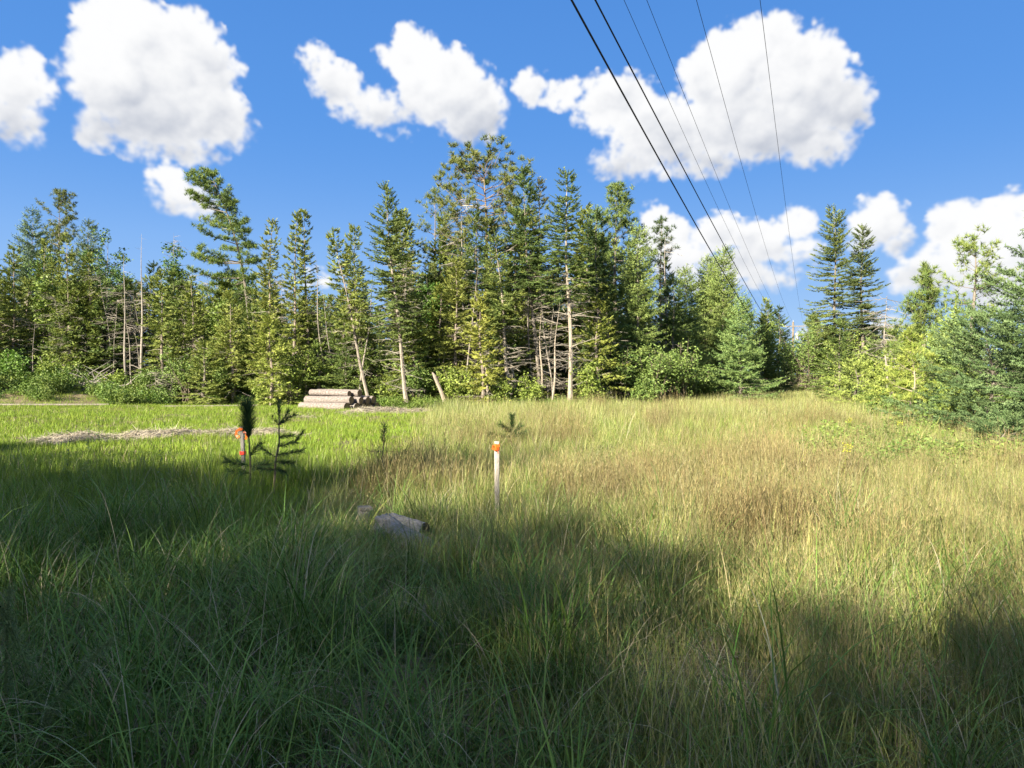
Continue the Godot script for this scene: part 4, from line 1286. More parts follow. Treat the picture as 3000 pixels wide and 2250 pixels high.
func hollow() -> ArrayMesh:
	# a bent tube with thick rotten wall, open at one end
	var st := SurfaceTool.new()
	st.begin(Mesh.PRIMITIVE_TRIANGLES)
	st.set_smooth_group(0)
	var n := FastNoiseLite.new()
	n.frequency = 3.0
	var sides := 24
	var rows := 16
	for layer in 2:
		for i in rows + 1:
			var t := i / float(rows)
			var c := Vector3(-0.38 + 0.74 * t, -0.2 * t * t + 0.05 * t + 0.03, 0.09 * sin(t * 3.0))
			for k in sides:
				var a := TAU * k / sides
				var r := (0.115 + 0.01 * t) * (1.0 + 0.22 * n.get_noise_3d(t * 0.6, cos(a) * 0.5, sin(a) * 0.5) + 0.34 * n.get_noise_3d(t * 0.7, cos(a) * 2.0, sin(a) * 2.0))
				if layer == 1: r -= 0.03
				var e := 0.16 * n.get_noise_3d(9.0, cos(a) * 2.0, sin(a) * 2.0) * t
				st.add_vertex(c + Vector3(e, cos(a) * r * 0.92, sin(a) * r))
	var per := (rows + 1) * sides
	for i in rows:
		for k in sides:
			var k1 := (k + 1) % sides
			var a := i * sides + k; var b := i * sides + k1
			# a rotted-out hole low in the side towards the meadow
			if i >= 3 and i <= 6 and k >= 5 and k <= 9: continue
			for q in [a, b, a + sides, b, b + sides, a + sides]: st.add_index(q)
			for q in [a, a + sides, b, b, a + sides, b + sides]: st.add_index(q + per)
	for k in sides:
		var a := rows * sides + k; var b := rows * sides + (k + 1) % sides
		for q in [a, b, a + per, b, b + per, a + per]: st.add_index(q)
	st.generate_normals()
	return st.commit()


func slab() -> ArrayMesh:
	var st := SurfaceTool.new()
	st.begin(Mesh.PRIMITIVE_TRIANGLES)
	var n := FastNoiseLite.new()
	n.frequency = 6.0
	var g := []
	for i in 13:
		var row := []
		for k in 7:
			var u := k / 6.0 - 0.5
			row.append(Vector3(-0.22 + 0.035 * i + 0.02 * n.get_noise_2d(k, 3.0), 0.06 - u * u * 0.35 + 0.012 * n.get_noise_2d(i * 0.1, u), u * 0.2))
		g.append(row)
	for i in 12:
		for k in 6:
			for v in [g[i][k], g[i][k + 1], g[i + 1][k + 1], g[i][k], g[i + 1][k + 1], g[i + 1][k]]: st.add_vertex(v)
			for v in [g[i][k], g[i + 1][k + 1], g[i][k + 1], g[i][k], g[i + 1][k], g[i + 1][k + 1]]: st.add_vertex(v - Vector3(0, 0.025, 0))
	st.generate_normals()
	return st.commit()


# ---------------------------------------------------------------- small plants

func long_needles(b: Buf, p: Vector3, q: Vector3, n: int, l: float, spread: float, cols: Array) -> void:
	# a shoot from p to q clothed in long thin needles
	var d := (q - p).normalized()
	for i in int(n * 0.9):
		var s := rng.randf()
		var o := p.lerp(q, s)
		var a := rf(0, TAU)
		var f := facing(d)
		var out := f.x * cos(a) + f.y * sin(a)
		var e := (d + out * spread * rf(0.5, 1.3)).normalized()
		var ll := l * rf(0.8, 1.35)
		var w := e.cross(Vector3(rf(-1, 1), rf(-1, 1), rf(-1, 1))).normalized() * 0.0026
		var bend := Vector3(0, -0.08 * ll, 0)
		var c := mixed(cols)
		b.tri(o - w, o + w, o + e * ll * 0.6 + w * 0.8, c)
		b.tri(o - w, o + e * ll * 0.6 + w * 0.8, o + e * ll * 0.6 - w * 0.8, c)
		b.tri(o + e * ll * 0.6 - w * 0.8, o + e * ll * 0.6 + w * 0.8, o + e * ll + bend, c)


func seedling(at: Vector3, stem: Array, shoots: Array, label: String, cols: Array) -> void:
	# stem points, then shoots: [from, to, needle count, needle length, spread]
	var t := thing("pine_seedling", at, label, "pine seedling", "pine seedlings in the meadow")
	var wood := Buf.new(); var green := Buf.new()
	var radii := []
	for i in stem.size(): radii.append(lerpf(0.016, 0.006, i / float(stem.size() - 1)))
	trunk_tube(wood, stem, radii, 6, vc(0.14, 0.12, 0.08))
	for s in shoots:
		stick(wood, s[0], s[1], 0.006, 0.003, vc(0.13, 0.12, 0.07))
		long_needles(green, s[0], s[1], s[2], s[3], s[4], cols)
	part(t, "stem", wood.mesh(), mats.bark)
	part(t, "needle_brush", green.mesh(), mats.needle)


func saplings() -> void:
	rng.seed = 111
	var cols := [vc(0.045, 0.085, 0.028), vc(0.09, 0.145, 0.045)]
	seedling(on_ground(-3.45, -9.3), [Vector3(0, -0.1, 0), Vector3(0.02, 0.4, 0), Vector3(0.0, 0.8, 0), Vector3(-0.02, 1.2, 0)], [
		[Vector3(0.0, 0.78, 0), Vector3(-0.02, 1.2, 0), 900, 0.2, 0.75],
		[Vector3(0.01, 0.55, 0), Vector3(0.16, 0.72, 0.05), 130, 0.12, 0.8],
		[Vector3(0.01, 0.42, 0), Vector3(-0.26, 0.5, 0.1), 170, 0.12, 0.8],
		[Vector3(0.01, 0.4, 0), Vector3(0.3, 0.46, 0.12), 170, 0.12, 0.8],
		[Vector3(0.01, 0.32, 0), Vector3(-0.15, 0.38, 0.26), 150, 0.12, 0.8],
		[Vector3(0.01, 0.36, 0), Vector3(0.1, 0.42, -0.25), 120, 0.12, 0.8],
	], "pine seedling with one thick upright brush of long needles beside the grey stake", cols)
	seedling(on_ground(-3.05, -9.2), [Vector3(-0.05, -0.1, 0), Vector3(-0.02, 0.5, 0), Vector3(0.03, 0.75, 0), Vector3(0.03, 1.05, 0), Vector3(0.03, 1.25, 0)], [
		[Vector3(0.03, 1.05, 0), Vector3(0.03, 1.28, 0), 120, 0.07, 0.7],
		[Vector3(0.03, 0.98, 0), Vector3(0.24, 1.12, 0.03), 170, 0.075, 0.9],
		[Vector3(0.03, 0.98, 0), Vector3(0.13, 1.16, -0.1), 120, 0.075, 0.9],
		[Vector3(0.03, 0.97, 0), Vector3(-0.03, 1.1, 0.1), 60, 0.07, 0.9],
		[Vector3(0.02, 0.82, 0), Vector3(0.22, 0.85, 0.04), 150, 0.07, 0.9],
		[Vector3(0.01, 0.7, 0), Vector3(0.25, 0.76, 0.02), 170, 0.075, 0.9],
		[Vector3(0.25, 0.76, 0.02), Vector3(0.34, 0.9, 0.02), 90, 0.07, 0.8],
		[Vector3(-0.01, 0.58, 0), Vector3(0.36, 0.66, 0.08), 240, 0.08, 0.9],
		[Vector3(-0.01, 0.56, 0), Vector3(-0.16, 0.7, 0.12), 110, 0.075, 0.9],
		[Vector3(-0.02, 0.5, 0), Vector3(0.26, 0.5, 0.14), 220, 0.08, 0.9],
		[Vector3(-0.02, 0.42, 0), Vector3(0.2, 0.4, 0.25), 180, 0.08, 0.9],
		[Vector3(-0.02, 0.4, 0), Vector3(-0.22, 0.44, 0.15), 160, 0.08, 0.9],
	], "pine seedling with separate tiers of short-needled side shoots", cols)
	seedling(on_ground(-1.9, -10.4), [Vector3(0, -0.1, 0), Vector3(0.0, 0.4, 0), Vector3(0.03, 0.85, 0)], [
		[Vector3(0.02, 0.62, 0), Vector3(0.03, 0.88, 0), 160, 0.1, 1.0],
		[Vector3(0.01, 0.5, 0), Vector3(-0.18, 0.52, 0.05), 40, 0.08, 0.9],
		[Vector3(0.0, 0.35, 0), Vector3(0.22, 0.38, 0.05), 50, 0.08, 0.9],
		[Vector3(0.0, 0.3, 0), Vector3(0.34, 0.5, -0.2), 260, 0.12, 0.9],
	], "thin pine seedling with a single small tuft at its tip", [vc(0.045, 0.085, 0.025), vc(0.09, 0.14, 0.04)])
	seedling(on_ground(-0.02, -15.6), [Vector3(0, -0.1, 0), Vector3(0.0, 0.4, 0), Vector3(0.02, 0.76, 0)], [
		[Vector3(0.0, 0.4, 0), Vector3(0.02, 0.78, 0), 520, 0.13, 0.95],
		[Vector3(0.0, 0.4, 0), Vector3(-0.22, 0.6, 0.1), 300, 0.13, 0.8],
		[Vector3(0.0, 0.35, 0), Vector3(0.2, 0.56, 0.1), 300, 0.13, 0.8],
		[Vector3(0.0, 0.3, 0), Vector3(-0.45, 0.4, 0.2), 320, 0.13, 0.8],
		[Vector3(0.0, 0.3, 0), Vector3(0.3, 0.45, 0.3), 240, 0.13, 0.8],
	], "dark bushy pine seedling alone in the tall grass behind the stake", [vc(0.03, 0.07, 0.02), vc(0.06, 0.1, 0.03)])


func near_spruce() -> void:
	rng.seed = 121
	var blue := [vc(0.045, 0.08, 0.03), vc(0.1, 0.145, 0.06)]
	grow_tree("spruce", on_ground(11.3, -13.8), 5.4, Vector3(0.05, 0, 0), {shape = fine_spruce, r = 2.6, from = 0.03, pw = 0.8, gap = 0.24, n = 11.0, up0 = -2.0, up1 = 45.0, droop = 0.1, step = 0.24, size = 0.5, cols = blue, inner = 0.3, low = 0.85, dead_n = 0, tr = 0.1, irr = 0.28}, "large blue-green spruce, boughs down to the grass, beside the flat-topped pine", "trees across the power line")
	grow_tree("spruce", on_ground(10.9, -16.2), 2.9, Vector3.ZERO, {shape = fine_spruce, r = 2.1, from = 0.03, gap = 0.22, n = 10.0, up0 = 0.0, up1 = 45.0, droop = 0.1, step = 0.26, size = 0.42, cols = blue, inner = 0.3, low = 0.85, dead_n = 0, tr = 0.06}, "lower blue-green spruce pressed against the large one", "trees across the power line")
	grow_tree("spruce", on_ground(8.7, -12.6), 0.85, Vector3.ZERO, {shape = fine_spruce, r = 1.0, from = 0.05, gap = 0.14, n = 8.0, up0 = 2.0, up1 = 40.0, droop = 0.1, step = 0.2, size = 0.32, cols = blue, inner = 0.2, low = 0.9, dead_n = 0, tr = 0.03}, "knee-high blue-green spruce sunk in the grass", "trees across the power line")


func weed(at: Vector3, h: float, leaves: int, cols: Array, head: Color, label: String, called := "meadow_weed") -> void:
	var t := thing(called, at, label, "weed", "weeds in the meadow")
	var s := Buf.new(); var l := Buf.new(); var f := Buf.new()
	var lean := Vector3(rf(-0.12, 0.12), 0, rf(-0.1, 0.1)) * h
	for i in 5:
		stick(s, lean * pow(i / 5.0, 1.5) + Vector3(0, h * i / 5.0 - (0.1 if i == 0 else 0.0), 0), lean * pow((i + 1) / 5.0, 1.5) + Vector3(0, h * (i + 1) / 5.0, 0), 0.005 - 0.0007 * i, 0.0045 - 0.0007 * i, mixed(cols))
	for i in leaves:
		var y := (i + 0.5) / leaves
		var p := lean * pow(y, 1.5) + Vector3(0, h * y, 0)
		var a := i * 2.4 + rf(-0.3, 0.3)
		var d := Vector3(cos(a), rf(0.1, 0.6), sin(a)).normalized()
		var ll := h * rf(0.1, 0.17) * (1.15 - 0.6 * y)
		var w := d.cross(Vector3.UP).normalized() * ll * 0.16
		var m := p + d * ll * 0.45 + Vector3(0, 0.01, 0)
		var tip := p + d * ll - Vector3(0, ll * 0.25, 0)
		var c := mixed(cols)
		l.tri(p, m + w, m - w, c); l.tri(m + w, tip, m - w, c)
	for i in 60 if head.a > 0.0 else 0:
		var a := rf(0, TAU); var r := sqrt(rng.randf()) * h * 0.09
		var p := lean + Vector3(cos(a) * r, h * rf(0.88, 1.02), sin(a) * r)
		var d := Vector3(rf(-1, 1), rf(-0.3, 1), rf(-1, 1)).normalized() * 0.012
		var w := d.cross(Vector3(rf(-1, 1), 1, rf(-1, 1))).normalized() * 0.006
		var c := head * rf(0.8, 1.15); c.a = 1.0
		f.tri(p - d - w, p - d + w, p + d, c)
	part(t, "stem", s.mesh(), mats.leaf)
	part(t, "foliage", l.mesh(), mats.leaf)
	if head.a > 0.0: part(t, "flower_head", f.mesh(), mats.leaf)


func dock(at: Vector3, h: float, lean: Vector3, label: String) -> void:
	# tall spike packed with small green seed clusters
	var t := thing("seed_spike", at, label, "weed", "weeds in the meadow")
	var s := Buf.new(); var f := Buf.new()
	var c := [vc(0.1, 0.14, 0.05), vc(0.19, 0.24, 0.09)]
	var prev := Vector3(0, -0.05, 0)
	for i in 12:
		var y := (i + 1) / 12.0
		var p := lean * y * y + Vector3(0, h * y, 0)
		stick(s, prev, p, 0.006, 0.005, mixed(c))
		if y > 0.3:
			for k in 46:
				var o := prev.lerp(p, rng.randf()) + Vector3(rf(-1, 1), rf(-0.6, 0.6), rf(-1, 1)) * 0.04 * (1.2 - 0.75 * y)
				f.add(leaf_cluster[k % 3], Transform3D(Basis(Vector3.UP, rf(0, TAU)).scaled(Vector3.ONE * 0.012), o), mixed(c))
		prev = p
	part(t, "stem", s.mesh(), mats.leaf)
	part(t, "seed_head", f.mesh(), mats.leaf)


func weeds() -> void:
	rng.seed = 131
	var g := [vc(0.07, 0.12, 0.035), vc(0.13, 0.19, 0.055)]
	var none := Color(0, 0, 0, 0)
	weed(on_ground(-4.6, -7.6), 0.62, 16, g, vc(0.3, 0.32, 0.06), "leafy weed with pale yellow buds standing in the shaded grass")
	weed(on_ground(-4.45, -8.9), 0.75, 22, [vc(0.13, 0.18, 0.05), vc(0.2, 0.25, 0.08)], none, "pale leafy weed standing above the shaded grass")
	weed(on_ground(-3.3, -7.0), 0.58, 14, g, vc(0.35, 0.34, 0.05), "weed with yellow-green flower head near the tiered seedling")
	weed(on_ground(-6.4, -10.2), 0.85, 20, g, none, "tall leafy weed in the dark grass before the hay")
	weed(on_ground(-5.9, -12.2), 0.8, 20, g, none, "leafy weed beside the hay row's shadowed end")
	weed(on_ground(-8.6, -14.4), 0.9, 22, g, none, "leafy weed growing close to the hay row")
	weed(on_ground(-9.3, -16.0), 1.0, 24, [vc(0.05, 0.1, 0.03), vc(0.1, 0.15, 0.045)], none, "dark milkweed-like plant sticking up through the hay")
	weed(on_ground(-7.2, -9.0), 0.75, 18, g, vc(0.5, 0.5, 0.48), "weed with tiny white flowers in the dark grass")
	weed(on_ground(-5.4, -7.2), 0.6, 16, g, vc(0.5, 0.5, 0.48), "short weed with tiny white flowers")
	weed(on_ground(4.15, -8.9), 0.75, 16, [vc(0.18, 0.2, 0.04), vc(0.28, 0.28, 0.06)], vc(0.5, 0.5, 0.03), "goldenrod with bright yellow head in the sunlit straw grass", "goldenrod")
	weed(on_ground(6.6, -14.0), 0.8, 16, g, vc(0.5, 0.5, 0.04), "goldenrod plume in the tall grass before the young pines", "goldenrod")
	weed(on_ground(7.4, -13.6), 0.75, 16, g, vc(0.5, 0.5, 0.04), "goldenrod beside the other one before the young pines", "goldenrod")
	weed(on_ground(8.4, -11.4), 0.7, 22, [vc(0.16, 0.2, 0.03), vc(0.26, 0.28, 0.05)], vc(0.4, 0.42, 0.04), "yellow-green goldenrod under the blue-green spruce", "goldenrod")
	weed(on_ground(2.6, -6.2), 0.6, 12, [vc(0.2, 0.2, 0.07), vc(0.3, 0.3, 0.1)], none, "straw-coloured weed in the sunlit grass")
	dock(on_ground(-2.05, -2.85), 0.78, Vector3(0.06, 0, 0.05), "broad green seed spike standing upright in deep shade")
	dock(on_ground(-1.93, -2.9), 0.7, Vector3(-0.1, 0, 0.1), "second green seed spike crowding the broad one")
	dock(on_ground(-1.85, -2.7), 0.62, Vector3(0.36, 0, 0.05), "green seed spike leaning far over the shaded grass")


# ---------------------------------------------------------------- grass

func blade(b: Buf, p: Vector3, az: float, lean: float, l: float, w: float, curl: float, segs: int, col: Color) -> void:
	var flat := Vector3(cos(az), 0, sin(az))
	var side := Vector3(-flat.z, 0, flat.x).rotated(Vector3.UP, rf(-0.7, 0.7)) * w * 0.5
	var pitch := lean
	var q := p
	var w0 := 0.75
	for i in segs:
		var t := (i + 1) / float(segs)
		var n := q + (flat * sin(pitch) + Vector3.UP * cos(pitch)) * (l / segs)
		if n.y < 0.02: n.y = 0.02
		var w1 := 1.0 - 0.35 * t if t < 0.6 else (1.0 - t) * 1.9
		if i == segs - 1:
			b.tri(q - side * w0, q + side * w0, n, col)
		else:
			b.tri(q - side * w0, q + side * w0, n + side * w1, col)
			b.tri(q - side * w0, n + side * w1, n - side * w1, col)
		q = n
		w0 = w1
		pitch += curl / segs * (0.5 + t)


func tuft(n: int, spread: float, lmin: float, lmax: float, w: float, lean: float, curl: float, segs: int, cols: Array) -> ArrayMesh:
	var b := Buf.new()
	for i in n:
		var a := rf(0, TAU); var r := sqrt(rng.randf()) * spread
		blade(b, Vector3(cos(a) * r, -0.02, sin(a) * r), rf(0, TAU), absf(rng.randfn(0.0, lean)), rf(lmin, lmax), w * rf(0.6, 1.25), rf(0.25, 1.0) * curl, segs, grass_colour(cols))
	return b.mesh()


func grass_colour(cols: Array) -> Color:
	# blades differ widely; about one in seven is last year's, bleached
	var c := mixed(cols) * rf(0.65, 1.3)
	if rng.randf() < 0.09: c = mixed([vc(0.26, 0.22, 0.13), vc(0.44, 0.39, 0.25)])
	c.a = 1.0
	return c


func seeded_tuft(n: int, spread: float, lmin: float, lmax: float, w: float, cols: Array, head: Array) -> ArrayMesh:
	# stiff thin stems with narrow seed heads
	var b := Buf.new()
	for i in n:
		var a := rf(0, TAU); var r := sqrt(rng.randf()) * spread
		var az := rf(0, TAU); var le := absf(rng.randfn(0.0, 0.26)); var l := rf(lmin, lmax)
		var p := Vector3(cos(a) * r, -0.02, sin(a) * r)
		blade(b, p, az, le, l, w, 0.25, 3, mixed(cols))
		var flat := Vector3(cos(az), 0, sin(az))
		var top := p + (flat * sin(le + 0.08) + Vector3.UP * cos(le + 0.08)) * l
		for k in 3:
			var o := top - (flat * sin(le) + Vector3.UP * cos(le)) * rf(0.0, 0.16)
			var d := (flat * sin(le) + Vector3.UP * cos(le) + Vector3(rf(-0.5, 0.5), rf(-0.1, 0.3), rf(-0.5, 0.5))).normalized() * rf(0.03, 0.06)
			var s := d.cross(Vector3(rf(-1, 1), rf(-1, 1), rf(-1, 1))).normalized() * w * 0.6
			b.tri(o - s, o + s, o + d, mixed(head))
	return b.mesh()


func litter_tuft() -> ArrayMesh:
	var b := Buf.new()
	for i in 34:
		var p := Vector3(rf(-0.3, 0.3), rf(0.005, 0.05), rf(-0.3, 0.3))
		var a := rf(0, TAU)
		var d := Vector3(cos(a), rf(-0.03, 0.16), sin(a)) * rf(0.12, 0.4)
		var s := Vector3(-sin(a), rf(-0.4, 0.4), cos(a)) * rf(0.0015, 0.0035)
		var c := mixed([vc(0.3, 0.25, 0.16), vc(0.44, 0.38, 0.25)])
		b.tri(p - s, p + s, p + d + s * 0.6, c)
		b.tri(p - s, p + d + s * 0.6, p + d - s * 0.6, c)
	return b.mesh()


var fields := {}


func put_tuft(kind: String, x: float, z: float, size: float, tall: float, tint: float) -> void:
	var f: Dictionary = fields[kind]
	var v: int = rng.randi() % f.meshes.size()
	f.at[v].append(Transform3D(Basis(Vector3.UP, rf(0, TAU)).scaled(Vector3(size, size * tall, size)), on_ground(x, z)))
	f.tint[v].append(Color(tint * rf(0.9, 1.1), tint, tint * rf(0.85, 1.1)))


func field(kind: String, label: String, meshes: Array) -> void:
	var at := []; var tint := []
	for m in meshes:
		at.append([]); tint.append([])
	fields[kind] = {meshes = meshes, at = at, tint = tint, label = label}


func grasses() -> void:
	rng.seed = 141
	var blue := [vc(0.075, 0.155, 0.03), vc(0.165, 0.26, 0.06)]
	var green := [vc(0.105, 0.17, 0.03), vc(0.21, 0.27, 0.06)]
	var lime := [vc(0.15, 0.24, 0.025), vc(0.27, 0.35, 0.055)]
	var straw := [vc(0.2, 0.24, 0.055), vc(0.4, 0.405, 0.15)]
	var stems := [vc(0.18, 0.205, 0.06), vc(0.31, 0.305, 0.13)]
	var rust := [vc(0.19, 0.155, 0.07), vc(0.33, 0.285, 0.14)]
	field("coarse_grass", "coarse blue-green grass blades arching over the near ground", [])
	for i in 5: fields.coarse_grass.meshes.append(tuft(34, 0.12, 0.35, 1.0, 0.0068, 0.32, 2.5, 8, blue)); fields.coarse_grass.at.append([]); fields.coarse_grass.tint.append([])
	field("meadow_grass", "fine mixed green grass of the meadow", [])
	for i in 4: fields.meadow_grass.meshes.append(tuft(42, 0.17, 0.2, 0.5, 0.0046, 0.36, 1.4, 5, green)); fields.meadow_grass.at.append([]); fields.meadow_grass.tint.append([])
	field("lush_grass", "soft green grass between the tall meadow and the clearing", [])
	for i in 4: fields.lush_grass.meshes.append(tuft(54, 0.22, 0.14, 0.36, 0.0055, 0.28, 0.8, 4, lime)); fields.lush_grass.at.append([]); fields.lush_grass.tint.append([])
	field("clearing_grass", "short lime green grass of the sunlit clearing", [])
	for i in 4: fields.clearing_grass.meshes.append(tuft(54, 0.3, 0.06, 0.2, 0.009, 0.34, 0.7, 3, lime)); fields.clearing_grass.at.append([]); fields.clearing_grass.tint.append([])
	field("straw_grass", "tall thin straw-yellow grass stems in the sun", [])
	for i in 5: fields.straw_grass.meshes.append(tuft(46, 0.22, 0.22, 0.6, 0.0045, 0.36, 1.2, 5, straw)); fields.straw_grass.at.append([]); fields.straw_grass.tint.append([])
	field("seed_grass", "stiff grass stems with rusty seed heads", [])
	for i in 4: fields.seed_grass.meshes.append(seeded_tuft(34, 0.22, 0.3, 0.66, 0.0035, stems, rust)); fields.seed_grass.at.append([]); fields.seed_grass.tint.append([])
	field("rusty_grass", "reddish-brown stiff grass in patches", [])
	for i in 3: fields.rusty_grass.meshes.append(seeded_tuft(34, 0.24, 0.3, 0.7, 0.004, [vc(0.15, 0.13, 0.055), vc(0.26, 0.2, 0.1)], rust)); fields.rusty_grass.at.append([]); fields.rusty_grass.tint.append([])
	field("far_grass", "distant tall grass under the power line", [])
	for i in 4: fields.far_grass.meshes.append(tuft(40, 0.34, 0.25, 0.6, 0.011, 0.24, 0.7, 3, [vc(0.19, 0.225, 0.06), vc(0.34, 0.35, 0.14)])); fields.far_grass.at.append([]); fields.far_grass.tint.append([])
	field("dry_litter", "flattened dry straw litter between the tufts", [])
	for i in 3: fields.dry_litter.meshes.append(litter_tuft()); fields.dry_litter.at.append([]); fields.dry_litter.tint.append([])
	field("edge_undergrowth", "knee-high leafy undergrowth along the foot of the wood", [])
	for i in 4:
		var b := Buf.new()
		for k in 46:
			b.add(leaf_cluster[k % 3], Transform3D(Basis(Vector3.UP, rf(0, TAU)).scaled(Vector3.ONE * rf(0.12, 0.2)), Vector3(rf(-0.4, 0.4), rf(0.05, 0.6) * rf(0.5, 1.2), rf(-0.4, 0.4))), mixed([vc(0.1, 0.16, 0.035), vc(0.19, 0.25, 0.06)]))
		for k in 12: blade(b, Vector3(rf(-0.3, 0.3), 0, rf(-0.3, 0.3)), rf(0, TAU), rf(0, 0.4), rf(0.4, 0.9), 0.015, 0.8, 4, mixed(green))
		fields.edge_undergrowth.meshes.append(b.mesh()); fields.edge_undergrowth.at.append([]); fields.edge_undergrowth.tint.append([])

	var patch := FastNoiseLite.new(); patch.seed = 8; patch.frequency = 0.22
	var patch2 := FastNoiseLite.new(); patch2.seed = 15; patch2.frequency = 0.45
	var patch3 := FastNoiseLite.new(); patch3.seed = 29; patch3.frequency = 0.9
	# the ground nearest the path, by area
	var count := 0
	for i in 24000:
		# even over the ground out to 16 m, thinner beyond
		var d := pow(rf(0.8, 11.0 * 11.0), 0.5 if i % 3 else 0.42) if i < 7400 else rf(11.0, 40.0)
		var b := rf(-0.85, 0.85)
		var x := b * (d + 0.6)
		var n1 := patch.get_noise_2d(x, d); var n2 := patch2.get_noise_2d(x, d)
		var tint := 1.0 + 0.3 * n2
		# clumps: bare or low between, taller inside
		var clump := patch3.get_noise_2d(x, d)
		if clump < -0.2 and rng.randf() < 0.8:
			if d < 14.0 and rng.randf() < 0.35: put_tuft("dry_litter", x, -d, rf(0.9, 1.4), 1.0, rf(0.8, 1.15))
			continue
		var up := clampf(1.0 + 0.75 * clump + 0.3 * n1, 0.6, 1.6)
		# shorter, thinner growth round the lying log, the cut post and the stake
		if Vector2(x + 0.9, d - 6.2).length() < 0.75 or Vector2(x + 1.5, d - 6.9).length() < 0.6 or Vector2(x + 0.15, d - 7.6).length() < 0.5:
			if rng.randf() < 0.3: continue
			up *= 0.62
		# the clearing lies on one side behind a line from (-9, 13) to (1, 30)
		var clear := x + 0.9 * n2 + rf(-0.6, 0.6) < (-1.5 - 0.08 * maxf(0.0, d - 14.0)) and d > 12.5 + 2.5 * n1 + rf(-0.8, 0.8)
		if clear and d > edge_of_wood(b) + 0.5: continue
		if not clear and x > 0.0 and (x - 7.5) > (d - 10.0) * 0.62 and d < 20.0 and d > 10.0 and rng.randf() < 0.6: continue
		# more straw grass towards the open side under the wires
		var dry_side := clampf((b + 0.12) * 2.5 + 0.5 * n1, 0.0, 1.0)
		if clear:
			put_tuft("clearing_grass", x, -d, rf(0.8, 1.25), rf(0.7, 1.3), tint)
		elif d < 5.4 + 2.2 * n2 + 1.5 * n1 + rf(-0.9, 0.9):
			var r := rng.randf()
			if r < 0.5 - 0.36 * dry_side: put_tuft("coarse_grass", x, -d, rf(0.7, 1.05), rf(0.75, 1.05) * up, tint)
			elif r < 0.66 - 0.3 * dry_side: put_tuft("meadow_grass", x, -d, rf(0.8, 1.15), rf(0.7, 1.1) * up, tint)
			elif r < 0.66 + 0.28 * dry_side: put_tuft("seed_grass" if n2 > 0.0 else "straw_grass", x, -d, rf(0.8, 1.1), rf(0.7, 1.0) * up, tint)
			else: put_tuft("dry_litter", x, -d, rf(0.9, 1.3), 1.0, rf(0.7, 1.1))
		elif x < -1.2 - 0.12 * d + 1.2 * n1:
			put_tuft("lush_grass" if rng.randf() < 0.75 else "meadow_grass", x, -d, rf(0.85, 1.25), rf(0.8, 1.3) * up, tint)
		elif d < 13.0:
			var r := rng.randf()
			if (n1 - 0.3 * n2 > 0.22 or Vector2(x - 1.6, (d - 9.6) * 0.7).length() < 1.0 + n2) and r < 0.7: put_tuft("rusty_grass", x, -d, rf(0.85, 1.2), rf(0.8, 1.1) * up, tint)
			elif r < 0.16 - 0.14 * dry_side + 0.1 * n2: put_tuft("coarse_grass", x, -d, rf(0.7, 1.0), rf(0.8, 1.0) * up, tint)
			elif r < 0.5 - 0.36 * dry_side: put_tuft("meadow_grass", x, -d, rf(0.85, 1.2), rf(0.8, 1.2) * up, tint)
			elif r < 0.66 + 0.25 * n1: put_tuft("seed_grass", x, -d, rf(0.85, 1.15), rf(0.75, 1.05) * up, tint)
			else: put_tuft("straw_grass", x, -d, rf(0.85, 1.2), rf(0.75, 1.1) * up, tint)
		else:
			var r := rng.randf()
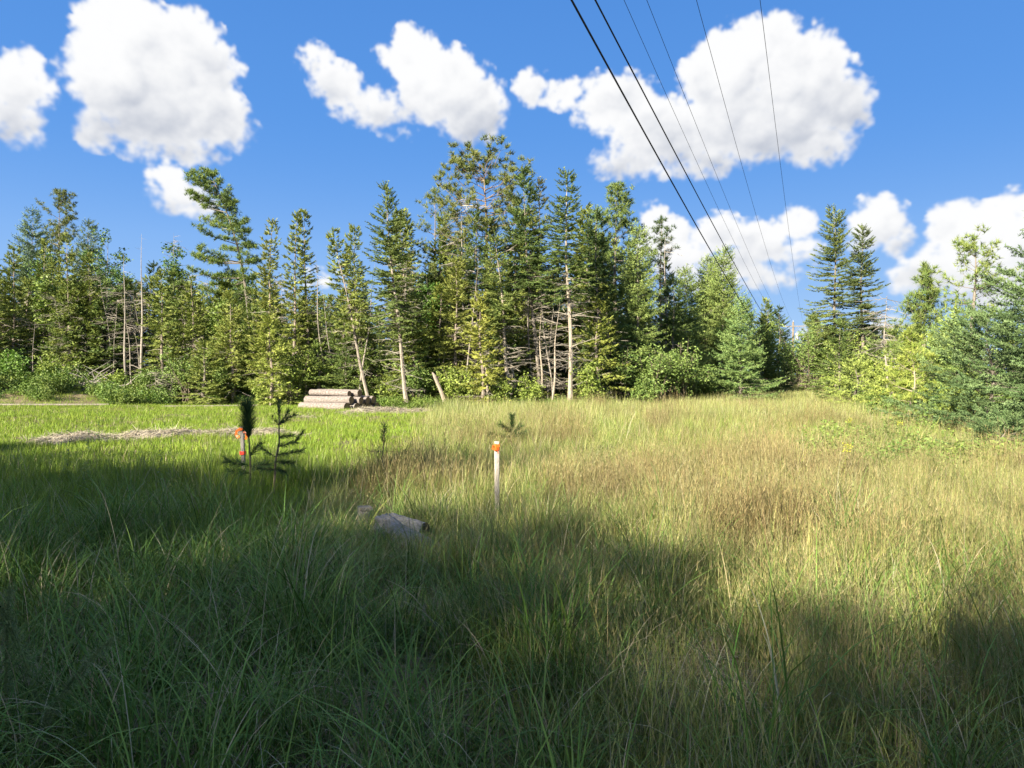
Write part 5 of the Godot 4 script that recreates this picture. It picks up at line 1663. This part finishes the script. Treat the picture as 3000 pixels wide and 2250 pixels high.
			if n1 - 0.3 * n2 > 0.25 and r < 0.5: put_tuft("rusty_grass", x, -d, rf(1.0, 1.5), rf(0.7, 0.95) * up, tint)
			elif d > 22.0: put_tuft("far_grass", x, -d, rf(0.85, 1.25), rf(0.75, 1.15) * up, tint)
			elif r < 0.4: put_tuft("straw_grass", x, -d, rf(1.0, 1.5), rf(0.7, 0.95) * up, tint)
			elif r < 0.6 + 0.3 * n1: put_tuft("seed_grass", x, -d, rf(1.0, 1.4), rf(0.7, 0.95) * up, tint)
			else: put_tuft("meadow_grass", x, -d, rf(1.1, 1.5), rf(0.75, 1.0) * up, tint * 1.15)
	# under the power line, far off
	for i in 5200:
		var d := rf(38.0, 105.0)
		var c := -2.26 + 0.4207 * d
		put_tuft("far_grass", c + rf(-6.0, 7.0), -d, rf(1.0, 1.6), rf(0.6, 1.0), 1.0 + 0.25 * patch.get_noise_2d(d, 5.0))
	for i in 90: put_tuft("edge_undergrowth", rf(5.5, 10.5), -rf(11.0, 17.0), rf(0.6, 0.9), rf(0.6, 1.0), rf(1.0, 1.5))
	# at the foot of the wood
	for i in 1500:
		var b := rf(-0.84, 0.36)
		var d := edge_of_wood(b) + rf(-1.6, 2.2) - (rf(0.0, 3.0) if b < -0.5 else 0.0)
		put_tuft("edge_undergrowth", b * d, -d, rf(0.5, 1.1), rf(0.35, 1.0), rf(0.85, 1.3))
	for i in 170:
		var z := rf(-43.0, -36.8)
		put_tuft("edge_undergrowth", rf(-36.0, -19.0), z, rf(0.9, 1.6), rf(0.7, 1.4), rf(0.8, 1.3))
	for i in 700:
		var d := rf(16.0, 60.0)
		put_tuft("edge_undergrowth", -2.26 + 0.4207 * d + 6.0 + rf(-1.5, 6.0), -d, rf(0.8, 1.4), rf(0.6, 1.4), rf(0.9, 1.25))
	for kind in fields:
		var f: Dictionary = fields[kind]
		for v in f.meshes.size():
			if f.at[v].is_empty(): continue
			var mm := MultiMesh.new()
			mm.transform_format = MultiMesh.TRANSFORM_3D
			mm.use_colors = true
			mm.mesh = f.meshes[v]
			mm.instance_count = f.at[v].size()
			for i in f.at[v].size():
				mm.set_instance_transform(i, f.at[v][i])
				mm.set_instance_color(i, f.tint[v][i])
			var o := MultiMeshInstance3D.new()
			o.name = numbered(kind)
			o.multimesh = mm
			o.material_override = mats.leaf if kind == "edge_undergrowth" else mats.grass
			add_child(o)
			tag(o, f.label, "grass" if kind != "edge_undergrowth" else "undergrowth", "grass and ground cover", "stuff")
